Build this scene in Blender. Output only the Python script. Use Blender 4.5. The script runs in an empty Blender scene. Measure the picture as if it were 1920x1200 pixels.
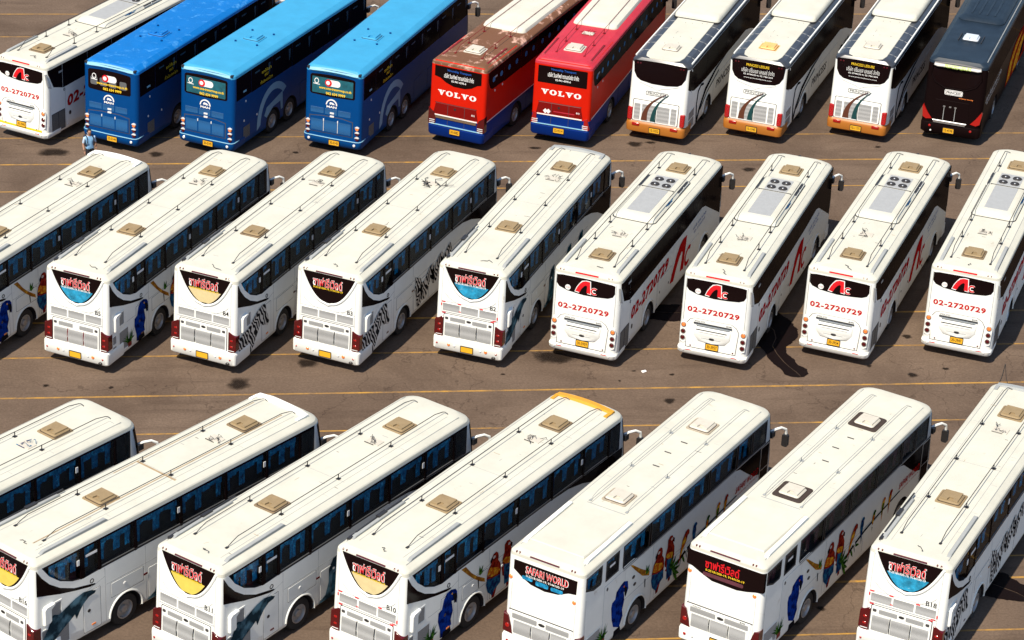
import bpy, bmesh, math, random
from mathutils import Vector, Matrix
R = math.radians
sc = bpy.context.scene
COL = sc.collection

# ------------------------------------------------------------------ camera
PIT, ROLL, YAW, HGT, FPX = 0.471799, 0.0464127, 0.1305828, 44.5721, 5114.588
cd = bpy.data.cameras.new('camera'); cam = bpy.data.objects.new('camera', cd); COL.objects.link(cam)
cd.sensor_width = 36.0; cd.lens = FPX / 1920 * 36; cd.clip_start = 1; cd.clip_end = 2000
fwd = Vector((math.sin(YAW)*math.cos(PIT), math.cos(YAW)*math.cos(PIT), -math.sin(PIT)))
rgt = Vector((math.cos(YAW), -math.sin(YAW), 0)); up = rgt.cross(fwd)
r2 = math.cos(ROLL)*rgt + math.sin(ROLL)*up; u2 = -math.sin(ROLL)*rgt + math.cos(ROLL)*up
m = Matrix((r2, u2, -fwd)).transposed().to_4x4(); m.translation = (0, 0, HGT)
cam.matrix_world = m
sc.camera = cam

# ------------------------------------------------------------------ light
SUN_EL, SUN_AZ = 56.0, 40.0            # the light travels towards azimuth 40 degrees right of +y
w = bpy.data.worlds.new('World'); sc.world = w; w.use_nodes = True
wn = w.node_tree.nodes; wl = w.node_tree.links
sky = wn.new('ShaderNodeTexSky'); sky.sky_type = 'NISHITA'; sky.sun_disc = False
sky.sun_elevation = R(SUN_EL); sky.sun_rotation = R(180 + SUN_AZ); sky.dust_density = 0.4; sky.ozone_density = 2.0
bg = wn['Background']; bg.inputs['Strength'].default_value = 0.11
wl.new(sky.outputs[0], bg.inputs['Color'])
sd = bpy.data.lights.new('sun', 'SUN'); sd.energy = 4.8; sd.angle = R(0.55); sd.color = (1.0, 0.91, 0.77)
so = bpy.data.objects.new('sun', sd); COL.objects.link(so)
tr = Vector((math.sin(R(SUN_AZ))*math.cos(R(SUN_EL)), math.cos(R(SUN_AZ))*math.cos(R(SUN_EL)), -math.sin(R(SUN_EL))))
so.rotation_euler = tr.to_track_quat('-Z', 'Y').to_euler()
sc.view_settings.view_transform = 'Standard'; sc.view_settings.look = 'None'
sc.view_settings.exposure = 0.52; sc.view_settings.gamma = 1.0; sc.view_settings.use_curve_mapping = False

# ------------------------------------------------------------------ materials
MATS = {}
def mat(name, col, rough=0.5, metal=0.0, coat=0.0, var=0.0, vscale=3.0, spec=0.5, dirt_or_light=None, dscale=1.2, dth=0.62, bump=0.0):
    if name in MATS: return MATS[name]
    m = bpy.data.materials.new(name); m.use_nodes = True; MATS[name] = m
    nt = m.node_tree; n = nt.nodes; l = nt.links; b = n['Principled BSDF']
    b.inputs['Roughness'].default_value = rough; b.inputs['Metallic'].default_value = metal
    b.inputs['Coat Weight'].default_value = coat; b.inputs['Specular IOR Level'].default_value = spec
    b.inputs['Base Color'].default_value = (*col, 1)
    last = None
    if var or dirt_or_light or bump:
        tc = n.new('ShaderNodeTexCoord'); oi = n.new('ShaderNodeObjectInfo')
        ad = n.new('ShaderNodeVectorMath'); ad.operation = 'ADD'
        mu = n.new('ShaderNodeMath'); mu.operation = 'MULTIPLY'; mu.inputs[1].default_value = 40
        l.new(oi.outputs['Random'], mu.inputs[0]); l.new(tc.outputs['Object'], ad.inputs[0]); l.new(mu.outputs[0], ad.inputs[1])
    if var:
        nz = n.new('ShaderNodeTexNoise'); nz.inputs['Scale'].default_value = vscale; nz.inputs['Detail'].default_value = 6
        nz.inputs['Roughness'].default_value = 0.65
        l.new(ad.outputs[0], nz.inputs['Vector'])
        mr = n.new('ShaderNodeMapRange'); mr.inputs['From Min'].default_value = 0.3; mr.inputs['From Max'].default_value = 0.7
        mr.inputs['To Min'].default_value = 1 - var; mr.inputs['To Max'].default_value = 1 + var*0.4
        l.new(nz.outputs[0], mr.inputs['Value'])
        vm = n.new('ShaderNodeVectorMath'); vm.operation = 'SCALE'; vm.inputs[0].default_value = col
        l.new(mr.outputs[0], vm.inputs['Scale']); last = vm.outputs[0]
    if dirt_or_light:
        n2 = n.new('ShaderNodeTexNoise'); n2.inputs['Scale'].default_value = dscale; n2.inputs['Detail'].default_value = 9
        n2.inputs['Roughness'].default_value = 0.7; n2.inputs['Distortion'].default_value = 0.4
        l.new(ad.outputs[0], n2.inputs['Vector'])
        m2 = n.new('ShaderNodeMapRange'); m2.inputs['From Min'].default_value = dth; m2.inputs['From Max'].default_value = dth + 0.1
        l.new(n2.outputs[0], m2.inputs['Value'])
        mx = n.new('ShaderNodeMix'); mx.data_type = 'RGBA'; mx.inputs['A'].default_value = (*col, 1); mx.inputs['B'].default_value = (*dirt_or_light, 1)
        if last: l.new(last, mx.inputs['A'])
        l.new(m2.outputs[0], mx.inputs['Factor']); last = mx.outputs['Result']
    if last: l.new(last, b.inputs['Base Color'])
    if bump:
        n3 = n.new('ShaderNodeTexNoise'); n3.inputs['Scale'].default_value = 25; n3.inputs['Detail'].default_value = 5
        l.new(ad.outputs[0], n3.inputs['Vector'])
        bp = n.new('ShaderNodeBump'); bp.inputs['Strength'].default_value = bump; bp.inputs['Distance'].default_value = 0.02
        l.new(n3.outputs[0], bp.inputs['Height']); l.new(bp.outputs[0], b.inputs['Normal'])
    return m

WHITE = mat('white_paint', (.80, .80, .745), .45, spec=.12, var=.06, vscale=1.6, dirt_or_light=(.60, .56, .48), dscale=2.2, dth=.64)
ROOFW = mat('white_roof_paint', (.535, .52, .44), .65, spec=.12, var=.10, vscale=1.1, dirt_or_light=(.36, .31, .23), dscale=2.6, dth=.655)
def dark_glass(name, col, r0, r90):
    m = bpy.data.materials.new(name); m.use_nodes = True
    n = m.node_tree.nodes; l = m.node_tree.links; out = n['Material Output']; n.remove(n['Principled BSDF'])
    d = n.new('ShaderNodeBsdfDiffuse'); d.inputs[0].default_value = (*col, 1)
    g = n.new('ShaderNodeBsdfGlossy'); g.inputs['Roughness'].default_value = .10; g.inputs[0].default_value = (.9, .9, .9, 1)
    f = n.new('ShaderNodeLayerWeight'); pw = n.new('ShaderNodeMath'); pw.operation = 'POWER'; pw.inputs[1].default_value = 5
    l.new(f.outputs['Facing'], pw.inputs[0]); ma = n.new('ShaderNodeMath'); ma.operation = 'MULTIPLY_ADD'; ma.inputs[1].default_value = r90; ma.inputs[2].default_value = r0
    l.new(pw.outputs[0], ma.inputs[0]); mx = n.new('ShaderNodeMixShader')
    l.new(ma.outputs[0], mx.inputs[0]); l.new(d.outputs[0], mx.inputs[1]); l.new(g.outputs[0], mx.inputs[2]); l.new(mx.outputs[0], out.inputs['Surface'])
    return m
BLACK = dark_glass('black_glass', (.007, .003, .003), .012, .12)
DARK = mat('dark_interior', (.014, .009, .009), .8)
RUBBER = mat('rubber', (.018, .016, .015), .85, var=.2)
RIM = mat('steel_rim', (.42, .41, .40), .4, metal=.5, var=.2, vscale=6)
SEAM = mat('panel_gap', (.05, .045, .045), .8)
CHROME = mat('bare_metal', (.45, .45, .44), .35, metal=.8)
BLKP = mat('black_plastic', (.02, .018, .018), .45)
HATCH = mat('tan_hatch_plastic', (.27, .195, .105), .7, spec=.2, var=.15, vscale=4)
HATCHW = mat('white_hatch_plastic', (.52, .48, .40), .6, var=.1, vscale=5)
HATCHO = mat('orange_hatch_plastic', (.75, .42, .14), .55, var=.1, vscale=5)
SEALANT = mat('brown_sealant', (.04, .024, .017), .85, var=.25, vscale=8)
SEALANT_T = mat('tan_sealant', (.20, .14, .075), .85, var=.3, vscale=7)
GRAYP = mat('grey_panel', (.33, .335, .33), .55, var=.08, vscale=5)
COVE = mat('grey_rail_paint', (.30, .31, .30), .5, var=.1, vscale=4)
REDL = mat('red_lens', (.34, .008, .006), .15, coat=.4)
DRED = mat('dark_red_lens', (.075, .003, .004), .12, coat=.6)
ORL = mat('orange_lens', (.8, .22, .05), .2, coat=.5)
CLR = mat('clear_lens', (.7, .7, .68), .1, coat=.6)
PLATE = mat('yellow_plate', (.80, .42, .02), .45, var=.08, vscale=9)
REDP = mat('red_print', (.46, .012, .012), .5, spec=.0)
BREDP = mat('bright_red_print', (.60, .015, .02), .5, spec=.0)
WHP = mat('white_print', (.80, .78, .74), .5)
YELP = mat('yellow_print', (.80, .52, .03), .5, spec=.0)
BLKTXT = mat('black_print', (.015, .013, .013), .6, spec=.0)
BLUEP = mat('blue_print', (.02, .09, .35), .5, spec=.0)
GREENP = mat('lime_print', (.45, .60, .12), .5, spec=.0)

def grille_mat(name, col, dark, sc_=60.0):
    m = bpy.data.materials.new(name); m.use_nodes = True
    nt = m.node_tree; n = nt.nodes; l = nt.links; b = n['Principled BSDF']; b.inputs['Roughness'].default_value = .6
    tc = n.new('ShaderNodeTexCoord'); v = n.new('ShaderNodeTexVoronoi'); v.inputs['Scale'].default_value = sc_; v.inputs['Randomness'].default_value = .15
    l.new(tc.outputs['Object'], v.inputs['Vector'])
    mr = n.new('ShaderNodeMapRange'); mr.inputs['From Min'].default_value = .25; mr.inputs['From Max'].default_value = .5
    l.new(v.outputs['Distance'], mr.inputs['Value'])
    mx = n.new('ShaderNodeMix'); mx.data_type = 'RGBA'; mx.inputs['A'].default_value = (*dark, 1); mx.inputs['B'].default_value = (*col, 1)
    l.new(mr.outputs[0], mx.inputs['Factor']); l.new(mx.outputs['Result'], b.inputs['Base Color'])
    return m
T_BR2 = mat('worn_brown_frame', (.36, .30, .22), .8, var=.3, vscale=8)
MESHW = grille_mat('white_perforated_metal', (.38, .38, .37), (.15, .15, .145))
MESHD = grille_mat('dark_mesh', (.16, .16, .15), (.02, .02, .02), 40)
MESHG = grille_mat('grey_mesh', (.30, .30, .29), (.10, .10, .10), 40)
MESHB = grille_mat('blue_mesh', (.01, .10, .27), (.004, .03, .09), 40)

def glass_mat(name, tint, refl=.9):
    m = bpy.data.materials.new(name); m.use_nodes = True
    nt = m.node_tree; n = nt.nodes; l = nt.links; out = n['Material Output']; n.remove(n['Principled BSDF'])
    t = n.new('ShaderNodeBsdfTransparent'); t.inputs[0].default_value = (*tint, 1)
    g = n.new('ShaderNodeBsdfGlossy'); g.inputs['Roughness'].default_value = .04; g.inputs[0].default_value = (refl,)*3 + (1,)
    f = n.new('ShaderNodeLayerWeight'); pw = n.new('ShaderNodeMath'); pw.operation = 'POWER'; pw.inputs[1].default_value = 5
    l.new(f.outputs['Facing'], pw.inputs[0]); ma = n.new('ShaderNodeMath'); ma.operation = 'MULTIPLY_ADD'; ma.inputs[1].default_value = .16; ma.inputs[2].default_value = .015
    l.new(pw.outputs[0], ma.inputs[0])
    mx = n.new('ShaderNodeMixShader'); l.new(ma.outputs[0], mx.inputs[0]); l.new(t.outputs[0], mx.inputs[1]); l.new(g.outputs[0], mx.inputs[2])
    l.new(mx.outputs[0], out.inputs['Surface']); return m
TINT = glass_mat('tinted_glass', (.86, .92, .94))
CURT = mat('blue_curtain', (.014, .22, .42), .9, spec=.05, var=.7, vscale=7, dirt_or_light=(.06, .50, .78), dscale=5, dth=.54)  # noise in the colour stands in for light and shade on the folds
CURTB = mat('beige_curtain', (.62, .50, .25), .8, var=.12, vscale=4)
CURTY = mat('yellow_curtain', (.66, .50, .08), .8, var=.12, vscale=4)
CURTC = mat('shiny_blue_curtain', (.02, .30, .50), .45, var=.6, vscale=5, dirt_or_light=(.35, .62, .70), dscale=6, dth=.6)
SEATM = mat('seat_fabric', (.10, .02, .03), .9, var=.3)

# bus colours
BLUE_T2 = mat('sky_blue_roof', (.002, .135, .43), .5, spec=.2, var=.1, vscale=1.5, dirt_or_light=(.05, .24, .55), dscale=2.0, dth=.55)
BLUE_T3 = mat('faded_blue_roof', (.04, .28, .49), .5, spec=.2, var=.1, vscale=1.5)
BLUE = mat('blue_paint', (.0004, .048, .185), .4, spec=.12, var=.05)
CREST = mat('pale_blue_crest', (.22, .45, .58), .3, coat=.3)
GREYB = mat('grey_blue_print', (.26, .40, .50), .5, spec=.0)
RED = mat('red_paint', (.55, .012, .003), .4, spec=.08, var=.06)
DREDP = mat('dark_red_paint', (.17, .004, .003), .35, spec=.2)
NAVY = mat('royal_blue_paint', (.002, .022, .16), .35, spec=.1)
RUSTY = mat('rust_stained_roof', (.60, .36, .27), .75, var=.1, dirt_or_light=(.135, .055, .022), dscale=1.3, dth=.355)
PINK = mat('faded_red_roof', (.46, .028, .045), .5, spec=.2, var=.15, vscale=1.4)
AMBER = mat('amber_bumper_paint', (.36, .125, .018), .4, spec=.3)
BROWN = mat('brown_print', (.095, .028, .012), .45)
TEAL = mat('dark_green_print', (.004, .045, .045), .45)
STEELB = mat('sky_tinted_roof', (.016, .027, .042), .4, spec=.12, var=.3, vscale=1.5)  # blue-grey of the reflected sky put into the black coach's roof colour
BLKPAINT = mat('black_paint', (.007, .0035, .0035), .3, spec=.02)
ROOFGL = mat('smoked_roof_glass', (.04, .045, .055), .3, spec=.4, var=.3, vscale=2)
GOLDY = mat('golden_bar_paint', (.60, .28, .015), .5, var=.08)

# ------------------------------------------------------------------ mesh builder
def rect(x0, z0, x1, z1, r=0.0, n=3):
    if r <= 0: return [(x0, z0), (x1, z0), (x1, z1), (x0, z1)]
    p = []
    for cx, cz, a in ((x1-r, z0+r, -90), (x1-r, z1-r, 0), (x0+r, z1-r, 90), (x0+r, z0+r, 180)):
        for k in range(n+1):
            t = R(a + 90*k/n); p.append((cx + r*math.cos(t), cz + r*math.sin(t)))
    return p
def ell(cx, cz, rx, rz=None, n=14):
    rz = rz or rx
    return [(cx + rx*math.cos(2*math.pi*k/n), cz + rz*math.sin(2*math.pi*k/n)) for k in range(n)]

class G:
    def __init__(s): s.v = []; s.f = []; s.m = []
    def face(s, idx, m=0): s.f.append(tuple(idx)); s.m.append(m)
    def prism(s, mp, poly, o0, o1, m=0, ch=0.0):
        n = len(poly); b = len(s.v)
        cx = sum(p[0] for p in poly)/n; cy = sum(p[1] for p in poly)/n
        hx = max(abs(p[0]-cx) for p in poly) or 1; hy = max(abs(p[1]-cy) for p in poly) or 1
        lay = [(poly, o0)]
        if ch:
            q = [(cx + (p[0]-cx)*(1-min(.9, ch/hx)), cy + (p[1]-cy)*(1-min(.9, ch/hy))) for p in poly]
            lay += [(poly, o1-min(ch, (o1-o0)*.6)), (q, o1)]
        else: lay += [(poly, o1)]
        for pl, o in lay: s.v += [tuple(mp(p[0], p[1], o)) for p in pl]
        for k in range(len(lay)-1):
            for i in range(n):
                j = (i+1) % n; s.face((b+k*n+i, b+k*n+j, b+(k+1)*n+j, b+(k+1)*n+i), m)
        s.face(range(b+(len(lay)-1)*n, b+len(lay)*n), m); s.face(range(b+n-1, b-1, -1), m)
        return s
    def flat(s, mp, poly, o, m=0):
        b = len(s.v); s.v += [tuple(mp(p[0], p[1], o)) for p in poly]; s.face(range(b, b+len(poly)), m); return s
    def frame(s, mp, poly, wd, o0, o1, m=0):
        n = len(poly); cx = sum(p[0] for p in poly)/n; cy = sum(p[1] for p in poly)/n
        hx = max(abs(p[0]-cx) for p in poly); hy = max(abs(p[1]-cy) for p in poly)
        inn = [(cx+(p[0]-cx)*(1-wd/hx), cy+(p[1]-cy)*(1-wd/hy)) for p in poly]
        b = len(s.v)
        for pl, o in ((poly, o0), (poly, o1), (inn, o1), (inn, o0)): s.v += [tuple(mp(p[0], p[1], o)) for p in pl]
        for k in range(3):
            for i in range(n):
                j = (i+1) % n; s.face((b+k*n+i, b+k*n+j, b+(k+1)*n+j, b+(k+1)*n+i), m)
        return s
    def box(s, x0, y0, z0, x1, y1, z1, m=0):
        return s.prism(lambda a, b_, o: (a, b_, o), [(x0, y0), (x1, y0), (x1, y1), (x0, y1)], z0, z1, m)
    def tube(s, pts, r, n=5, m=0, close=False):
        P = [Vector(p) for p in pts]; b = len(s.v); N = len(P)
        for i, p in enumerate(P):
            d = (P[min(i+1, N-1)] - P[max(i-1, 0)]).normalized()
            a = d.cross(Vector((0, 0, 1)));
            if a.length < .05: a = d.cross(Vector((0, 1, 0)))
            a.normalize(); c = a.cross(d)
            for k in range(n):
                t = 2*math.pi*k/n; s.v.append(tuple(p + a*math.cos(t)*r + c*math.sin(t)*r))
        for i in range(N-1):
            for k in range(n):
                j = (k+1) % n; s.face((b+i*n+k, b+i*n+j, b+(i+1)*n+j, b+(i+1)*n+k), m)
        s.face(range(b+n-1, b-1, -1), m); s.face(range(b+(N-1)*n, b+N*n), m)
        return s
    def lathe(s, prof, cx, cy, cz, n=24, m=0):   # profile (x offset, radius), axis along x
        b = len(s.v)
        for x, r in prof:
            for k in range(n):
                t = 2*math.pi*k/n; s.v.append((cx+x, cy+r*math.cos(t), cz+r*math.sin(t)))
        for i in range(len(prof)-1):
            for k in range(n):
                j = (k+1) % n; s.face((b+i*n+k, b+i*n+j, b+(i+1)*n+j, b+(i+1)*n+k), m)
        s.face(range(b+(len(prof)-1)*n, b+len(prof)*n), m); s.face(range(b+n-1, b-1, -1), m)
        return s
    def mesh(s, name, mats, smooth=True):
        me = bpy.data.meshes.new(name); me.from_pydata(s.v, [], s.f)
        for m_ in mats: me.materials.append(m_)
        for p, mi in zip(me.polygons, s.m): p.material_index = mi; p.use_smooth = bool(smooth)
        bm = bmesh.new(); bm.from_mesh(me); bmesh.ops.recalc_face_normals(bm, faces=bm.faces); bm.to_mesh(me); bm.free()
        if smooth: me.set_sharp_from_angle(angle=R(38 if smooth is True else smooth))
        me.update(); return me

CACHE = {}
def link(o, parent=None):
    COL.objects.link(o)
    if parent: o.parent = parent
    return o
def part(parent, name, key, fn, mats, smooth=True):
    """one mesh object; alike parts share their mesh through the key"""
    if not isinstance(mats, (list, tuple)): mats = [mats]
    k = (name, key, tuple(m_.name for m_ in mats))
    if key is None or k not in CACHE:
        g = fn() if callable(fn) else fn
        me = g.mesh(name, mats, smooth)
        if key is not None: CACHE[k] = me
    else: me = CACHE[k]
    return link(bpy.data.objects.new(name, me), parent)

TXT = {}
def text2d(body, size=1.0, bold=0.0, spacing=1.0):
    k = (body, bold, spacing)
    if k not in TXT:
        c = bpy.data.curves.new('lettering', 'FONT'); c.body = body; c.size = 1.0; c.offset = bold
        c.align_x = 'CENTER'; c.align_y = 'CENTER'; c.resolution_u = 2; c.space_character = spacing
        o = bpy.data.objects.new('lettering', c)
        me = bpy.data.meshes.new_from_object(o)
        v = [(p.co.x, p.co.y) for p in me.vertices]; f = [tuple(p.vertices) for p in me.polygons]
        bpy.data.objects.remove(o); bpy.data.curves.remove(c); bpy.data.meshes.remove(me)
        if v:
            x0 = min(p[0] for p in v); x1 = max(p[0] for p in v); y0 = min(p[1] for p in v); y1 = max(p[1] for p in v)
            v = [(a-(x0+x1)/2, b-(y0+y1)/2) for a, b in v]
            TXT[k] = (v, f, x1-x0, y1-y0)
        else: TXT[k] = ([], [], 1, 1)
    return TXT[k]
def lettering(g, mp, body, cx, cz, w=None, h=None, off=.006, bold=0.0, m=0, shear=0.0, rot=0.0, spacing=1.0):
    v, f, tw, th = text2d(body, 1, bold, spacing)
    sx = (w/tw) if w else None; sy = (h/th) if h else None
    sx = sx or sy; sy = sy or sx
    b = len(g.v); c, s_ = math.cos(rot), math.sin(rot)
    for x, y in v:
        x, y = x*sx + y*sy*shear, y*sy
        x, y = x*c - y*s_, x*s_ + y*c
        g.v.append(tuple(mp(cx+x, cz+y, off)))
    for p in f: g.face([b+i for i in p], m)
    return g

def ring(z, hw, y0, y1, rr, rf, n=5):
    p = []
    for cx, cy, r, a in ((hw-rr, y0+rr, rr, -90), (hw-rf, y1-rf, rf, 0), (-hw+rf, y1-rf, rf, 90), (-hw+rr, y0+rr, rr, 180)):
        for k in range(n+1):
            t = R(a + 90*k/n); p.append((cx + r*math.cos(t), cy + r*math.sin(t), z))
    return p
def loft(g, rings, m=0):
    n = len(rings[0]); b = len(g.v)
    for r_ in rings: g.v += r_
    for i in range(len(rings)-1):
        for k in range(n):
            j = (k+1) % n; g.face((b+i*n+k, b+i*n+j, b+(i+1)*n+j, b+(i+1)*n+k), m)
    g.face(range(b+n-1, b-1, -1), m); g.face(range(b+(len(rings)-1)*n, b+len(rings)*n), m)
    return g

# ------------------------------------------------------------------ body shells, one per kind of coach
HW = 1.25
# each kind: slope of the rear (y at z), rings of the body below the roof, rings of the roof
def front_y(z, top):      # raked windscreen
    t = max(0, (z-1.35)/(top-1.35)); return 12.0 - .26*t**1.7
KIND = {}
def kind(name, y0, slope, zref, ztop, zroof, rr, split=None, low_in=.0):
    ry = lambda z: y0 + slope*max(0, z-zref)
    zs = [.36, .44, .9, 1.35, 1.8, 2.3, 2.8, ztop-.06]
    if split: zs = sorted(set(zs + [split]))
    rings = [(z, HW-(.05 if z < .4 else 0), ry(z)+(.06 if z < .4 else 0), front_y(z, ztop), rr, .42) for z in zs]
    h = zroof-ztop; rt = ry(ztop)
    fy = front_y(ztop, ztop)
    roof = [(ztop-.06, HW, ry(ztop-.06), front_y(ztop-.06, ztop), rr, .42), (ztop+.18*h, HW-.012, rt+.01, fy-.05, rr, .45),
            (ztop+.36*h, HW-.035, rt+.03, fy-.09, rr, .47), (ztop+.86*h, HW-.19, rt+.10, fy-.22, rr, .5), (ztop+.97*h, HW-.235, rt+.15, fy-.34, rr, .5), (zroof, HW-.62, rt+.7, fy-.75, rr, .5)]
    KIND[name] = dict(ry=ry, rings=rings, roof=roof, ztop=ztop, zroof=zroof, split=split,
        rear=lambda x, z, o, ry=ry: (x, ry(z)-o, z), side=lambda y, z, o: (HW+o, y, z), left=lambda y, z, o: (-HW-o, y, z),
        top=lambda x, y, o, zr=zroof: (x, y, zr + o - .014*max(0, abs(x)-.63) - .62*max(0, abs(x)-1.01)))
kind('safari', .06, .055, .9, 3.44, 3.64, .16)
kind('old_safari', .04, .035, .9, 3.46, 3.63, .17)
kind('phone', .04, .05, .6, 3.30, 3.48, .22)
kind('blue', .04, .035, .6, 3.46, 3.66, .18)
kind('red', .05, .045, .6, 3.46, 3.64, .14, split=1.22)
kind('stripe', .03, .10, .9, 3.36, 3.54, .22)
kind('dark', .03, .08, .9, 3.42, 3.62, .24)

S_POCKET = [(.46, 3.36), (.72, 2.98), (1.1, 2.64), (1.55, 2.42), (1.95, 2.32), (2.6, 2.34), (11.36, 2.36), (11.36, 3.36)]
Q_POCKETS = [[(.26, 3.36), (.26, 2.92), (.7, 2.74), (1.1, 2.72), (1.16, 2.8), (1.16, 3.36)], rect(1.36, 2.66, 2.12, 3.36), [(2.34, 3.36), (2.34, 2.62), (3.0, 2.62), (3.2, 2.52), (11.3, 2.52), (11.3, 3.36)]]
AXLES = dict(safari=[3.52, 9.75], old_safari=[3.3, 9.75], phone=[3.45, 9.75], blue=[3.3, 4.75, 9.9], red=[3.3, 9.7], stripe=[3.45, 9.7], dark=[3.5, 9.7])

def boolean(me, cutters, name):
    o = bpy.data.objects.new('tmp', me); COL.objects.link(o)
    cs = []
    for cme in cutters:
        c = bpy.data.objects.new('cut', cme); COL.objects.link(c); cs.append(c)
        md = o.modifiers.new('b', 'BOOLEAN'); md.operation = 'DIFFERENCE'; md.object = c; md.solver = 'EXACT'
        md.material_mode = 'TRANSFER'
    dg = bpy.context.evaluated_depsgraph_get(); dg.update()
    res = bpy.data.meshes.new_from_object(o.evaluated_get(dg)); res.name = name
    bpy.data.objects.remove(o)
    for c in cs: bpy.data.objects.remove(c)
    for p in res.polygons: p.use_smooth = True
    res.set_sharp_from_angle(angle=R(38))
    return res

def wheel_cutter(y):
    return G().lathe([(-1.6, .60), (-.78, .60)], 0, y, .50, 26).lathe([(.78, .60), (1.6, .60)], 0, y, .50, 26).mesh('arch', [DARK])
def body_mesh(kn, paint, low=None):
    k = ('BODY', kn, paint.name, low.name if low else '')
    if k in CACHE: return CACHE[k]
    K = KIND[kn]; cut = [wheel_cutter(y) for y in AXLES[kn]]
    xs = lambda a, b, o: (o, a, b)
    if kn == 'safari': cut.append(G().prism(xs, S_POCKET, 1.02, 1.5).mesh('p', [DARK]))
    if kn == 'old_safari':
        for p in Q_POCKETS: cut.append(G().prism(xs, p, 1.02, 1.5).mesh('p', [DARK]))
    rg = [ring(*r_) for r_ in K['rings']]
    if K['split']:
        i = [r_[0] for r_ in K['rings']].index(K['split'])
        lo = boolean(loft(G(), rg[:i+1]).mesh('skirt', [low]), cut, 'skirt')
        upm = loft(G(), rg[i:]).mesh('body', [paint])
        CACHE[k] = (upm, lo)
    else:
        CACHE[k] = (boolean(loft(G(), rg).mesh('body', [paint]), cut, 'body'), None)
    return CACHE[k]

# ------------------------------------------------------------------ shared coach parts
SIDE = lambda y, z, o: (HW+o, y, z)
def thing(name, label, cat, loc=(0, 0, 0), rz=0.0, group=None):
    o = bpy.data.objects.new(name, None); COL.objects.link(o); o.empty_display_size = .3
    o.location = loc; o.rotation_euler = (0, 0, rz); o['label'] = label; o['category'] = cat
    if group: o['group'] = group
    return o

def lab(o, t): o['label'] = t; return o

def chassis(root, kn, paint, roofm, low=None, bump=None, mirror=True):
    K = KIND[kn]; top, lo = body_mesh(kn, paint, low)
    link(bpy.data.objects.new('body', top), root)
    if lo: link(bpy.data.objects.new('skirt', lo), root)
    part(root, 'roof', kn, lambda: loft(G(), [ring(*r_) for r_ in K['roof']]), roofm, 17)
    def ws():
        g = G(); n = 6; L = []
        for z in (1.45, 1.9, 2.4, 2.9, K['ztop']-.12):
            r_ = ring(z, HW+.008, 1, front_y(z, K['ztop'])+.008, .1, .42); L.append(r_[7:17])
        m_ = len(L[0])
        for r_ in L: g.v += r_
        for i in range(len(L)-1):
            for k in range(m_-1): g.face((i*m_+k, i*m_+k+1, (i+1)*m_+k+1, (i+1)*m_+k))
        return g
    part(root, 'windscreen', kn, ws, BLACK)
    part(root, 'front_bumper', kn, lambda: loft(G(), [ring(z, h, 11.2, y, .03, .4) for z, h, y in ((.32, 1.2, 12.0), (.38, 1.262, 12.05), (.74, 1.262, 12.05), (.8, 1.23, 12.0))]), bump or paint)
    for s in (-1, 1):
        part(root, 'headlight', s, lambda: G().prism(lambda x, z, o: (x, 11.9+o, z), rect(s*.93-.22, .88, s*.93+.22, 1.08, .06), -.2, .09, 0, .01), CLR)
    for y in AXLES[kn]:
        for s in (-1, 1):
            t = part(root, 'wheel', (y, s), lambda: G().lathe([(s*.90, .3), (s*.90, .46), (s*.94, .5), (s*1.16, .5), (s*1.2, .47), (s*1.2, .30), (s*1.1, .28)], 0, y, .5, 28), RUBBER)
            def rim():
                g = G().lathe([(s*1.12, .30), (s*1.205, .30), (s*1.21, .27), (s*1.13, .245), (s*1.10, .17), (s*1.12, .13), (s*1.19, .11), (s*1.2, .0001)], 0, y, .5, 24)
                for k in range(10):
                    a = 2*math.pi*k/10; g.lathe([(s*1.10, .015), (s*1.135, .015)], 0, y+.2*math.cos(a), .5+.2*math.sin(a), 6)
                return g
            part(t, 'rim', (y, s), rim, RIM)
    if mirror:
        for s in (-1, 1):
            a = part(root, 'mirror_arm', s, lambda: G().tube([(s*1.1, 11.68, 2.62), (s*1.25, 11.9, 2.72), (s*1.36, 12.12, 2.72), (s*1.45, 12.27, 2.62), (s*1.46, 12.3, 2.45)], .045, 8), WHITE)
            part(a, 'mirror_head', s, lambda: G().prism(lambda x, z, o: (x, 12.26+o, z), rect(s*1.46-.10, 2.02, s*1.46+.10, 2.44, .05), -.05, .1, 0, .02), BLKP)
            part(a, 'mirror_bracket', s, lambda: G().box(s*1.2-.08, 11.68, 2.50, s*1.2+.08, 11.88, 2.70), BLKP)

def arch_trim(root, kn, m_, y, r=.63):
    part(root, 'wheel_arch_trim', (kn, y), lambda: G().tube([(HW+.002, y+r*math.cos(R(a)), .5+r*math.sin(R(a))) for a in range(-8, 190, 11)], .032, 6), m_)

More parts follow.
